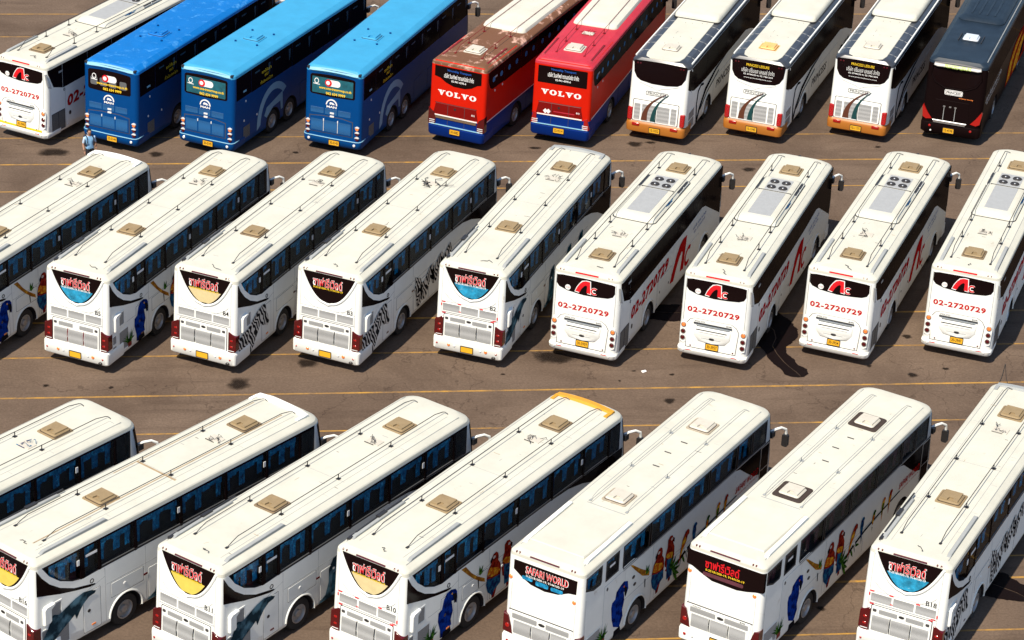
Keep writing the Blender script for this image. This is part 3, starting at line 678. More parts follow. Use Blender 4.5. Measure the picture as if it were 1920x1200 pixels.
    for y, z, m_ in ((2.28, .64, ORL if c['seed'] % 2 else DRED), (4.30, 1.36, DRED), (8.6, .62, ORL)):
        part(root, 'side_marker', ('S', y, m_.name), lambda: G().prism(SIDE, rect(y-.08, z-.03, y+.08, z+.03, .02), -.02, .02, 0, .008), m_)
    arch_trim(root, kn, WHITE, 3.52)
    left_band(root, kn, 2.36, 3.34)
    art = c.get('art')
    if art == 'zebra':
        print_(root, 'zebra_print', 'a', [(ZEB, 0, 0)], [A_ZEB], .0215)
        print_(root, 'zebra_print', 'b', [(ZEB2, 0, 0.001)], [A_ZEB], .0215)
        for k, (y, z, s) in enumerate(((5.5, 1.4, .9), (6.35, 1.62, .8), (7.1, 1.72, .75))):
            print_(root, 'zebra_print', ('z', k), [([(y+(a-1.3)*s*.62, z-.25+(b-1.1)*s*.85) for a, b in ZEB], 0, .001)], [A_ZEB, A_BLK], .0215)
    elif art == 'dolphin':
        print_(root, 'dolphin_print', 'a', [(DOL, 0, 0)], [A_DOL], .0215)
        print_(root, 'dolphin_print', 'b', [(DOL2, 0, 0), ([(4.95, 1.2), (5.2, 1.25), (5.25, .6), (4.9, .55)], 1, .001)], [A_DOL, A_DOL2], .0215)
        for k, y in enumerate((6.6, 7.9)):
            print_(root, 'dolphin_print', ('d', k), [([(y+(a-4.8)*1.0, .35+b*.85) for a, b in DOL2], 1, 0)], [A_DOL, A_DOL2], .0215)
    elif art == 'parrot':
        macaw_blue(root, MAC, BEAK, key='s'); branch(root, BRA, 's'); macaw_red(root, key='s'); plant(root, 1.42, .72)
        part(root, 'leaf_print', 's', lambda: [g for g in [G()] if all(g.flat(SIDE, blade(5.55+.05*k, 1.0-.06*k, 70-28*k, .4, .06), .012+k*.001) for k in range(5))][0], A_GRN, False)
    # roof
    jt = random.Random(c['seed']*13); hatch(root, kn, 3.75+jt.uniform(-.08, .08), HATCH, HATCH if c['seed'] % 3 else SEALANT_T); hatch(root, kn, 9.55+jt.uniform(-.08, .08), HATCH, SEALANT_T if c['seed'] % 2 else HATCH)
    rods(root, kn, (-.64, .54), 1.2, 11.15, (3.5, 6.05, 8.5), BLKP)
    rails(root, kn, COVE, .98, .6, 3.05)
    part(root, 'roof_stay', kn, lambda: G().tube([T(-1.05, .9, .09), T(-1.05, 2.2, .11), T(-1.02, 3.3, .12)], .028, 5).box(-1.1, 1.9, 3.64, -.98, 2.3, 3.76).box(-1.1, .55, 3.6, -1.0, .85, 3.68), BLKP)
    if not c.get('nojunk'): junk(root, kn, 8.4, c['seed'], c.get('junkm'), c.get('bigjunk'))
    wire(root, kn, c['seed'])
    part(root, 'roof_seam', kn, lambda: G().prism(T, rect(.74, .7, .752, 11.0), -.02, .004).prism(T, rect(-.78, .7, -.768, 11.0), -.02, .004).prism(T, rect(-.8, 6.0, .8, 6.012), -.02, .004), COVE)
    if c.get('deflector'): deflector(root, c['deflector'])
    roof_work(root, kn, c['seed'])
    seams(root, kn, mp, 'rear', [((-1.06, .95), (-1.06, 3.40)), ((1.03, 1.62), (1.03, 3.40)), ((-1.04, 2.17), (1.02, 2.17)), ((-1.04, 1.77), (1.02, 1.77))])
    seams(root, kn, SIDE, 'side', [((2.76, .5), (2.76, 2.3)), ((4.32, .5), (4.32, 2.3)), ((2.0, 1.83), (2.76, 2.02)), ((2.8, 1.72), (9.0, 1.72)), ((1.3, 1.5), (1.88, 1.5))])

# ------------------------------------------------------------------ older coach with a plain rear and framed windows
def old_safari(root, c):
    kn = 'old_safari'; K = KIND[kn]; mp = K['rear']; T = K['top']
    chassis(root, kn, WHITE, ROOFW)
    P = [(-1.04, 3.28), (1.04, 3.28), (1.03, 2.84), (.78, 2.80), (.45, 2.64), (0, 2.58), (-.45, 2.64), (-.75, 2.78), (-1.04, 2.98)]
    if c['wrap']: P = [(-1.24, 3.36), (1.24, 3.36), (1.24, 2.74), (1.0, 2.70), (.72, 2.62), (.4, 2.56), (-.4, 2.58), (-.8, 2.74), (-1.05, 2.86), (-1.24, 2.90)]
    rw = part(root, 'rear_window', (kn, c['wrap']), lambda: G().prism(mp, P, -.19 if c['wrap'] else -.03, .008), BLACK)
    if c['wrap']:
        part(rw, 'seat_row', 'w', lambda: G().prism(mp, rect(-.7, 2.68, .6, 2.80, .04), 0, .0095), SEATM)
        part(rw, 'lettering', ('thai', 'q'), lambda: lettering(G(), mp, 'ซาฟารีเวิลด์', -.1, 3.10, w=1.1, h=.30, off=.013, bold=.02), BREDP, False)
    else:
        part(rw, 'seat_row', 'n', lambda: G().prism(mp, rect(-.75, 2.74, -.4, 2.86, .04), 0, .0095).prism(mp, rect(-.3, 2.68, .12, 2.82, .04), 0, .0095).prism(mp, rect(.2, 2.68, .6, 2.80, .04), 0, .0095), CURT)
        part(rw, 'lettering_outline', 'sw', lambda: lettering(G(), mp, 'SAFARI WORLD', .06, 3.08, w=1.42, h=.25, off=.011, bold=.036), WHP, False)
        part(rw, 'lettering', 'sw', lambda: lettering(G(), mp, 'SAFARI WORLD', .06, 3.08, w=1.38, h=.23, off=.0135, bold=.012), BREDP, False)
    part(rw, 'phone_lettering', ('q', c['wrap']), lambda: lettering(G(), mp, '0-25181000-19, 9144100-19', 0, 2.88, w=1.25, h=.085, off=.013, bold=.015), YELP if c['wrap'] else WHP, False)
    for x in (-1.12, .98): lamp(root, 'indicator', mp, x, 2.68 if x < 0 else 2.56, .065, 0, ORL, key=kn)
    d = part(root, 'engine_door', kn, lambda: G().prism(mp, [(-1.08, 1.62), (1.0, 1.62), (.90, .84), (-.95, .84)], -.02, .018, 0, .01), WHITE)
    part(root, 'door_gap', (kn, 'e'), lambda: G().prism(mp, rect(-1.10, 1.62, 1.02, 1.65), -.02, .012), SEAM)
    for i, (a, b, z0, z1) in enumerate(((-.92, -.36, .9, 1.32), (-.30, .26, .9, 1.32), (.32, .84, .9, 1.32), (-.98, -.16, 1.38, 1.54), (.14, .9, 1.38, 1.54))):
        part(d, 'grille', ('q', i), lambda: G().prism(mp, rect(a, z0, b, z1, .02), 0, .024), MESHW)
    part(d, 'badge', 'q', lambda: G().prism(mp, ell(0, 1.46, .11, .05), 0, .03, 0, .008), BLKP)
    for x in (-.33, .29): part(d, 'door_handle', ('q', x), lambda: G().tube([mp(x, .9+.42*k/8, .022+.03*math.sin(math.pi*k/8)) for k in range(9)], .012, 5), BLKP)
    if c['wrap']:
        part(d, 'lettering', 'volvoq', lambda: lettering(G(), mp, 'VOLVO', -.78, 1.58, w=.28, h=.05, off=.022, bold=.02).__class__ and lettering(G(), mp, 'VOLVO', -.78, 1.575, w=.28, h=.05, off=.022, bold=.02), BLKTXT, False)
        part(d, 'type_lettering', 'b7q', lambda: lettering(G(), mp, 'B7R', .72, 1.575, w=.18, h=.05, off=.022, bold=.02), BLKTXT, False)
    for s in (-1, 1):
        t = part(root, 'tail_light', (kn, s), lambda: G().prism(mp, [(s*1.10, 1.42), (s*1.262, 1.46), (s*1.268, .88), (s*.93, .82), (s*1.0, 1.1)], -.24, .03, 0, .015), DRED)
        part(t, 'lens', (kn, s), lambda: G().prism(mp, ell(s*1.12, 1.08, .07), 0, .036, 0, .006), REDL)
    bp = part(root, 'rear_bumper', kn, lambda: loft(G(), [ring(z, h, y, 1.0, .12, .05) for z, h, y in ((.36, 1.25, .0), (.42, 1.28, -.05), (.74, 1.28, -.06), (.83, 1.25, .0))]), WHITE)
    bm = lambda x, z, o: (x, -.06-o, z)
    for x, m_ in ((-1.05, REDL), (1.05, REDL), (-.8, CLR)): lamp(bp, 'bumper_light', bm, x, .62, .05, 0, m_, key=kn)
    p = part(root, 'number_plate', kn, lambda: G().prism(bm, rect(-.22, .58, .22, .79, .015), -.02, .014), PLATE)
    part(p, 'plate_frame', kn, lambda: G().frame(bm, rect(-.24, .56, .24, .81, .02), .022, -.01, .02), BLKP)
    part(root, 'brake_light_bar', kn, lambda: G().prism(lambda x, z, o: (x, K['ry'](3.46)+.03-o+(z-3.5)*.5, z), rect(-.55, 3.50, .42, 3.53, .01), -.05, .03), DRED)
    for x in (-1.0, -.9, .82, .92): lamp(root, 'marker_light', lambda x, z, o: (x, K['ry'](3.46)+.03-o+(z-3.5)*.5, z), x, 3.52, .035, .0, DRED, key=kn)
    # side windows
    cu = CURT if not c['wrap'] else SEATM
    WN = [([(.29, 3.34), (.29, 2.95), (.7, 2.76), (1.08, 2.75), (1.13, 2.82), (1.13, 3.34)], .3, 1.13), (rect(1.39, 2.69, 2.09, 3.33, .04), 1.39, 2.09)] + [(rect(a, 2.55, b, 3.34, .02), a, b) for a, b in ((2.38, 3.9), (3.98, 5.7), (5.78, 7.5), (7.58, 9.3), (9.38, 10.3), (10.38, 11.28))]
    for Pn, a, b in WN:
        wv = part(root, 'side_window', ('Q', a), lambda: G().prism(SIDE, Pn, -.016, -.010), TINT, False)
        if a < 10: pane_curtains(wv, a, b, 'Q', cu, 3.25, c['seed'])
        part(wv, 'window_frame', ('Q', a), lambda: G().frame(SIDE, Pn, .03, -.02, .004), BLKP)
    for a, b in ((3.9, 3.98), (5.7, 5.78), (7.5, 7.58), (9.3, 9.38), (10.3, 10.38)):
        part(root, 'window_pillar', ('Q', a), lambda: G().prism(SIDE, rect(a, 2.53, b, 3.35), -.18, .002), BLACK)
    part(root, 'window_sill', 'Q', lambda: G().prism(SIDE, rect(2.4, 2.485, 11.2, 2.515), -.02, .012), CHROME)
    part(root, 'front_side_panel', 'Q', lambda: G().prism(SIDE, [(9.2, 2.50), (9.6, 2.38), (10.1, 2.0), (10.6, 1.66), (11.0, 1.52), (11.56, 1.42), (11.56, 2.50)], -.02, .006), BLACK)
    dr = part(root, 'entrance_door', 'Q', lambda: G().prism(SIDE, rect(11.0, 1.0, 11.55, 2.45, .02), -.02, .012), BLACK)
    part(dr, 'door_frame', 'Q', lambda: G().frame(SIDE, rect(10.98, .7, 11.56, 2.47, .03), .03, -.02, .02), CHROME)
    part(dr, 'door_bar', 'Q', lambda: G().prism(SIDE, rect(11.02, 1.62, 11.54, 1.65), 0, .02), CHROME)
    part(root, 'filler_cap', 'Q', lambda: G().prism(SIDE, ell(1.5, 2.36, .05, .06), -.02, .012), BLKP)
    for y, z in ((3.05, 1.95), (3.15, 1.66)): part(root, 'side_latch', ('Q', y), lambda: G().prism(SIDE, ell(y, z, .08, .05), -.02, .014), BLKP)
    part(root, 'sticker', 'Q', lambda: G().prism(SIDE, rect(1.6, 3.02, 1.9, 3.09), -.012, -.006), WHP)
    for Pn, hd in ((rect(1.35, .48, 2.55, 2.5, .03), None), (rect(4.4, .5, 5.6, 1.3, .03), (5, 1.2)), (rect(5.66, .5, 6.9, 1.3, .03), (6.3, 1.2)), (rect(6.96, .5, 8.2, 1.3, .03), (7.6, 1.2))):
        seam_door(root, SIDE, Pn, ('Q', Pn[0]), WHITE, GRAYP, handle=hd)
    v = part(root, 'side_vent', 'Q', lambda: G().frame(SIDE, rect(.35, .6, 1.25, 1.25, .03), .03, -.02, .012), WHITE)
    part(v, 'vent_mesh', 'Q', lambda: G().prism(SIDE, rect(.4, .64, 1.2, 1.2), -.02, .005), MESHW)
    arch_trim(root, kn, WHITE, 3.3); left_band(root, kn, 2.5, 3.34)
    macaw_blue(root, QMAC, [(2.52, 1.9), (2.68, 1.82), (2.70, 1.62), (2.62, 1.5), (2.56, 1.62)], key='q'); branch(root, QBRA, 'q', 0, 0); plant(root, 1.35, .78); macaw_red(root, -.02, .12, key='q')
    part(root, 'leaf_print', 'q', lambda: [g for g in [G()] if all(g.flat(SIDE, blade(5.35+.05*k, 1.05-.06*k, 80-28*k, .45, .07), .0165+k*.001) for k in range(6))][0], A_GRN, False)
    def birds():
        g = G()
        br = [(5.7, 1.02), (6.2, 1.22), (7.0, 1.36), (8.0, 1.44), (9.5, 1.52), (9.5, 1.47), (8.0, 1.37), (7.0, 1.27), (6.25, 1.1), (5.75, .92)]
        g.flat(SIDE, br, .011, 2)
        for q in [(blade(6.0, 1.0, -110, .3, .02), 2), (blade(6.3, 1.1, -70, .3, .02), 2), (blade(6.4, 1.1, -20, .3, .05), 3), (blade(6.1, 1.05, -60, .35, .05), 3)]: g.flat(SIDE, q[0], .0125, q[1])
        for (y, z, s, ln, a, b) in ((6.15, 1.62, 1.15, 22, 0, 1), (6.75, 1.62, .95, -6, 4, 4), (7.6, 1.52, .72, 4, 3, 1), (8.25, 1.62, .8, 2, 1, 3), (8.75, 1.66, .8, 4, 0, 1)):
            for P_, mi, e in small_bird(y, z, s, ln, a, b): g.flat(SIDE, P_, .010+e, mi)
        return g
    part(root, 'perching_birds_print', 'q', birds, [A_RED, A_YEL, A_BLK, A_GRN, A_LBL], False)
    part(root, 'side_lettering', 'q', lambda: lettering(lettering(G(), SIDE, 'SAFARI WORLD', 10.15, 1.72-.0, w=1.5, h=.22, off=.014, bold=.02, shear=.2, rot=.03), SIDE, '0-25181000-19, 9144100-19', 10.2, 1.5, w=1.3, h=.06, off=.014, bold=.01, rot=.03), REDP, False)
    roof_work(root, kn, c['seed'], 10.9, 3.4)
    seams(root, kn, mp, 'rear', [((-1.06, .9), (-1.06, 2.5)), ((1.04, .9), (1.04, 2.5))]); seams(root, kn, SIDE, 'side', [((2.2, .5), (2.2, 2.5)), ((4.2, .5), (4.2, 2.45)), ((2.6, 1.42), (9.0, 1.42)), ((.3, 2.62), (.3, .9))])
    # roof
    hb = SEALANT if c['wrap'] else T_BR2
    hatch(root, kn, 4.2, HATCHW, hb); hatch(root, kn, 9.3, HATCHW, hb)
    rods(root, kn, (-.62, .60), 3.6, 11.0, (6.0, 8.4), COVE, .13, .010)
    part(root, 'roof_panel', kn, lambda: G().prism(T, [(-.95, .75), (.85, .75), (.92, 3.2), (-.9, 3.3)], -.05, .05, 0, .03), ROOFW)
    rails(root, kn, WHITE, 1.0, .55, 3.1)
    part(root, 'roof_seam', kn, lambda: G().prism(T, rect(-.66, 3.45, .62, 3.475), -.02, .006).prism(T, rect(-.55, 3.45, -.53, 11.0), -.02, .005), COVE)
    for k, (x, y) in enumerate(((-.1, 7.3), (.02, 8.1), (0, 6.4))):
        part(root, 'roof_clip', (kn, k), lambda: G().prism(T, rect(x-.12, y-.015, x+.1, y+.015), -.01, .02), SEAM)
    part(root, 'roof_seam', (kn, 'f'), lambda: G().tube([T(.62, 11.0, -.015), T(.95, 11.0, -.03), T(1.12, 10.4, -.09)], .02, 4), SEALANT if c['wrap'] else COVE)

# ------------------------------------------------------------------ coach with the telephone number
def ac_logo(g, mp, cx, cz, s, off, bold=0.0, m=0, shear=0.0, tall=1.0):
    q = lambda P, e=0.0: g.flat(lambda x, z, o: mp(cx+(x+z*shear)*s, cz+z*s*tall, o), P, off+e, m)
    b = bold; out = []
    o_ = [(-.98-b, -.42-b), (-.62+b, -.50-b)]
    P = [(-1.0, -.46), (-.83, -.06), (-.62, .28), (-.38, .52), (-.10, .62), (.30, .60), (.40, -.50), (.04, -.46), (.05, .16), (-.08, .22), (-.26, .08), (-.45, -.18), (-.60, -.52)]
    cx_, cz_ = -.25, .1
    q([(x+b*(1 if x > cx_ else -1)*(1 if abs(x-cx_) > .25 or z > .3 else 0), z+b*(1 if z > cz_ else -1)*(1 if (z > .45 or z < -.3) else 0)) for x, z in P])
    w = .13+b; C = []
    for a in range(48, 313, 24): C.append((.74+.34*math.cos(R(a))*(1+b), -.20+.33*math.sin(R(a))*(1+b)))
    D = []
    for a in range(312, 47, -24): D.append((.74+(.34-w*1.05)*math.cos(R(a)), -.20+(.33-w*1.05)*math.sin(R(a))))
    q(C + D, .0004)
    return g
def phone(root, c):
    kn = 'phone'; K = KIND[kn]; mp = K['rear']; T = K['top']
    chassis(root, kn, WHITE, ROOFW)
    rw = part(root, 'rear_window', kn, lambda: G().prism(mp, [(-1.10, 3.16), (-.9, 3.19), (.0, 3.20), (.9, 3.17), (1.04, 3.15), (1.05, 2.86), (.98, 2.72), (.8, 2.64), (.4, 2.60), (-.1, 2.58), (-.7, 2.64), (-1.0, 2.74), (-1.10, 2.86)], -.03, .008), BLACK)
    part(rw, 'logo_outline', 'ac', lambda: ac_logo(G(), mp, 0, 2.87, .40, .0095, .07), WHP, False)
    part(rw, 'logo', 'ac', lambda: ac_logo(G(), mp, 0, 2.87, .40, .0125), BREDP, False)
    tag_ = part(rw, 'fleet_disc', 'ac', lambda: G().prism(mp, ell(-.68, 2.76, .10), 0, .0095), WHP)
    part(tag_, 'fleet_lettering', c['disc'], lambda: lettering(G(), mp, c['disc'], -.68, 2.76, w=.14, h=.06, off=.011, bold=.01), BREDP, False)
    part(root, 'phone_lettering', 'ac', lambda: lettering(G(), mp, '02-2720729', -.06, 2.06, w=1.88, h=.21, off=.008, bold=.035, spacing=1.12), REDP, False)
    P = [(-1.0, 1.46), (-.86, 1.66), (-.70, 1.72), (.62, 1.72), (.80, 1.62), (.90, 1.46), (.84, .62), (-.94, .62)]
    d = part(root, 'engine_door', kn, lambda: G().prism(mp, P, -.02, .014, 0, .01), WHITE)
    part(root, 'door_gap', (kn, 'e'), lambda: G().frame(mp, [(x*1.02, 1.17+(z-1.17)*1.03) for x, z in P], .022, -.02, .004), SEAM)
    part(d, 'panel_bulge', kn, lambda: G().prism(mp, [(-.70, 1.46), (.64, 1.46), (.62, 1.12), (.45, .92), (.0, .86), (-.52, .92), (-.68, 1.12)], 0, .05, 0, .05), WHITE)
    for i, (a, b, z) in enumerate(((-.72, .66, 1.58), (-.62, .50, 1.35), (-.56, -.50, 1.355))):
        part(d, 'vent_slot', (kn, i), lambda: G().prism(mp, [(a, z-.012), (b, z-.012), (b, z+.02), (a, z+.02)], 0, .054), BLKP)
    for i, (a, b, z) in enumerate(((-.62, .58, 1.50), (-.52, .44, 1.26), (-.40, .3, 1.05))):
        part(d, 'crease', (kn, i), lambda: G().prism(mp, rect(a, z, b, z+.012), 0, .055), COVE)
    part(d, 'badge', kn, lambda: G().prism(mp, ell(-.03, 1.07, .10, .045), .03, .065, 0, .01), BLKP)
    part(d, 'maker_lettering', kn, lambda: lettering(G(), mp, 'VOLVO', -.52, 1.645, w=.38, h=.055, off=.018, bold=.01), BLKTXT, False)
    part(d, 'type_lettering', kn, lambda: lettering(G(), mp, 'B9R', .55, 1.645, w=.2, h=.05, off=.018, bold=.01), BLKTXT, False)
    plate_(root, kn, .02, .76, c['plate'])
    for s in (-1, 1):
        tp = part(root, 'light_cluster', (kn, s), lambda: G().prism(mp, [(s*.97, 1.60), (s*1.12, 1.56), (s*1.20, 1.4), (s*1.18, .8), (s*1.05, .72), (s*.96, .8)], -.1, .012, 0, .01), WHITE)
        for z, m_ in ((1.42, ORL), (1.17, DRED), (.93, DRED)):
            part(tp, 'tail_light', (kn, s, z), lambda: G().prism(mp, ell(s*1.08, z, .078), -.02, .035, 0, .02), m_)
            part(tp, 'lamp_ring', (kn, s, z), lambda: G().frame(mp, ell(s*1.08, z, .094), .02, -.02, .024), CHROME)
    bp = part(root, 'rear_bumper', kn, lambda: loft(G(), [ring(z, h, y, 1.0, .2, .05) for z, h, y in ((.34, 1.22, .04), (.40, 1.262, -.01), (.53, 1.268, -.03), (.58, 1.25, .02))]), WHITE)
    bm = lambda x, z, o: (x, -.02-o, z)
    for x, m_ in ((-1.02, CLR), (1.0, CLR)): lamp(bp, 'bumper_light', bm, x, .50, .055, 0, m_, key=kn)
    for x in (-.78, .76): lamp(root, 'reflector', mp, x, .68, .035, .005, DRED, key=kn)
    for x in (-.84, .82): part(bp, 'reflective_tape', (kn, x), lambda: G().prism(bm, rect(x-.1, .515, x+.1, .54), -.03, .012), BREDP)
    if c.get('stripe'): part(bp, 'yellow_stripe', kn, lambda: G().prism(mp, rect(-1.1, .60, 1.0, .68), -.06, .022), YELP)
    part(root, 'brake_light_bar', kn, lambda: G().prism(lambda x, z, o: (x, K['ry'](3.30)+.04-o+(z-3.35)*.5, z), rect(-.45, 3.335, .40, 3.375, .01), -.05, .03), BREDP)
    for x in (-1.0, -.88, .78, .90): lamp(root, 'marker_light', lambda x, z, o: (x, K['ry'](3.30)+.04-o+(z-3.35)*.5, z), x, 3.36, .035, .0, DRED, key=kn)
    # right side
    E = lambda y: 2.22+.02*(y-1.2) if y < 7.5 else (2.346+.13*(y-7.5)/1.9 if y < 9.4 else 2.476-.55*(y-9.4))
    ed = [.46, 1.2, 2.9, 4.6, 6.3, 8.0, 9.6, 11.56]
    for i, (a, b) in enumerate(zip(ed, ed[1:])):
        n = 4; bot = [(a+.008+(b-a-.016)*k/n, E(a+(b-a)*k/n)) for k in range(n+1)]
        Pn = bot + [(b-.008, 3.24), (a+.008, 3.24)]
        if i == 0: Pn = [(.58, 2.44), (1.19, 2.23), (1.19, 3.24), (.24, 3.24), (.26, 3.1)]
        part(root, 'side_window', ('A', a), lambda: G().prism(SIDE, Pn, -.02, .006, 0, .003), BLACK)
    part(root, 'sticker', 'A', lambda: G().prism(SIDE, rect(.95, 2.92, 1.22, 3.0), -.012, .010), GRAYP)
    lv = part(root, 'corner_louvre', kn, lambda: G().prism(SIDE, [(.24, 2.52), (.46, 2.42), (.2, 3.1), (.10, 3.12)], -.06, .004), GRAYP)
    part(lv, 'louvre_slat', kn, lambda: G().prism(SIDE, [(.27, 2.54), (.30, 2.53), (.15, 3.08), (.13, 3.08)], 0, .014).prism(SIDE, [(.35, 2.5), (.38, 2.49), (.19, 3.08), (.17, 3.08)], 0, .014), WHITE)
    part(root, 'side_phone_lettering', kn, lambda: lettering(G(), SIDE, '02-2720729', 3.45, 1.68, w=4.0, h=.50, off=.010, bold=.045, shear=.22, rot=.075, spacing=1.08), REDP, False)
    part(root, 'side_logo', kn, lambda: ac_logo(G(), SIDE, 7.0, 1.35, 1.12, .010, 0.0, 0, .25, 1.05), REDP, False)
    part(root, 'company_lettering', kn, lambda: lettering(lettering(G(), SIDE, 'เอซี ทราเวล', 9.0, 2.05, w=1.5, h=.13, off=.010, rot=.07), SIDE, '02-2720729', 9.0, 1.84, w=1.3, h=.09, off=.010, rot=.07), BLUEP, False)
    v = part(root, 'side_vent', kn, lambda: G().frame(SIDE, rect(.40, .48, 1.28, 1.30, .02), .03, -.02, .012), SEAM)
    part(v, 'vent_mesh', kn, lambda: G().prism(SIDE, rect(.43, .51, 1.25, 1.27), -.02, .006), MESHD)
    part(v, 'vent_bar', kn, lambda: G().prism(SIDE, rect(.83, .5, .85, 1.28), 0, .014), SEAM)
    part(root, 'filler_cap', kn, lambda: G().prism(SIDE, ell(1.62, 1.0, .075, .09), -.02, .010), BLKP)
    part(root, 'key_ring', kn, lambda: G().frame(SIDE, ell(1.28, 2.12, .06), .02, -.01, .012), BLKP)
    for y, z in ((1.45, .55), (4.3, .62), (4.6, 1.0), (5.6, .95), (7.9, .6)): part(root, 'side_marker', (kn, y), lambda: G().prism(SIDE, ell(y, z, .045, .05), -.02, .016, 0, .006), CLR if y in (1.45, 4.3) else BLKP)
    for Pn in (rect(4.4, .5, 5.9, 1.5, .03), rect(5.96, .5, 7.5, 1.5, .03), rect(7.56, .5, 9.0, 1.5, .03)): seam_door(root, SIDE, Pn, (kn, Pn[0]), WHITE, GRAYP)
    arch_trim(root, kn, WHITE, 3.45, .66); arch_trim(root, kn, WHITE, 9.75, .66); left_band(root, kn, 2.3, 3.24)
    # roof
    jt = random.Random(c['seed']*13); hatch(root, kn, 1.6+jt.uniform(-.06, .06), HATCH, SEALANT_T); hatch(root, kn, 9.98+jt.uniform(-.06, .06), HATCH, HATCH)
    u = part(root, 'cooling_unit', kn, lambda: loft(G(), [[(x, y, z) for x, y in rect(-.80+i, 4.85+j, .80-i, 9.0-j*.6, .18, 4)] for z, i, j in ((3.42, 0, 0), (3.50, 0, .02), (3.58, .07, .12), (3.64, .18, .3), (3.66, .26, .4))]), ROOFW)
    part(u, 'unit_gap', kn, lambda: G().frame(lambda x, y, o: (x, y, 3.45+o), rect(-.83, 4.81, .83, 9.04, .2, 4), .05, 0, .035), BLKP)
    fz = lambda x, y, o: (x, y, 3.655+o)
    part(u, 'unit_cover', kn, lambda: G().prism(fz, rect(-.43, 5.3, .43, 7.46, .03), -.02, .012, 0, .006), GRAYP)
    fp = part(u, 'fan_panel', kn, lambda: G().prism(fz, rect(-.43, 7.56, .43, 8.66, .03), -.02, .012, 0, .006), GRAYP)
    part(u, 'unit_seam', kn, lambda: G().prism(fz, rect(-.62, 7.495, .62, 7.53), -.06, .016), BLKP)
    for x in (-.22, .22):
        for y in (7.84, 8.34):
            def fan():
                g = G().prism(fz, ell(x, y, .175, n=20), .0, .03, 0, .012)
                for k in range(3): g.frame(fz, ell(x, y, .16-.04*k, n=16), .012, .03, .042, 1)
                return g.prism(fz, ell(x, y, .045), .03, .05, 2, .01)
            part(u, 'fan', (kn, x, y), fan, [BLKP, SEAM, CHROME])
    for s in (-1, 1):
        vv = part(u, 'unit_vent', (kn, s), lambda: G().prism(lambda y, z, o: (s*(.74+o), y, z), [(7.6, 3.5), (8.75, 3.5), (8.7, 3.60), (7.65, 3.60)], -.04, .045), BLKP)
        part(vv, 'vent_bar', (kn, s), lambda: G().prism(lambda y, z, o: (s*(.79+o), y, z), rect(7.6, 3.545, 8.75, 3.56), -.02, .012).prism(lambda y, z, o: (s*(.79+o), y, z), rect(8.15, 3.5, 8.18, 3.6), -.02, .013), WHITE)
    part(u, 'unit_emblem', kn, lambda: G().prism(lambda y, z, o: (.775+o-(z-3.52)*.6, y, z), [(6.2, 3.50), (6.5, 3.53), (7.1, 3.60), (6.75, 3.55)], -.01, .008).prism(lambda y, z, o: (.775+o-(z-3.52)*.6, y, z), [(6.3, 3.58), (6.7, 3.60), (7.0, 3.54), (6.6, 3.55)], -.01, .009), A_LBL)
    rods(root, kn, (-.70, .70), .95, 11.15, (2.8, 4.35, 9.7), BLKP, .26, .014)
    roof_work(root, kn, c['seed'], 4.4); seams(root, kn, mp, 'rear', [((-1.12, 1.62), (-1.12, 3.2)), ((1.08, 1.62), (1.08, 3.2)), ((-1.0, .60), (.95, .60))]); seams(root, kn, SIDE, 'side', [((.32, .5), (.32, 2.4)), ((1.34, .5), (1.34, 2.2)), ((2.74, .5), (2.74, 2.2)), ((4.3, .5), (4.3, 2.28))])
    rails(root, kn, COVE, .97, .5, 2.5); junk(root, kn, 3.5, c['seed']); wire(root, kn, c['seed'], .7)
    part(root, 'roof_mark', kn, lambda: G().prism(T, [(-.15, 11.5), (-.02, 11.5), (-.085, 11.62)], -.05, -.01), BLKP)

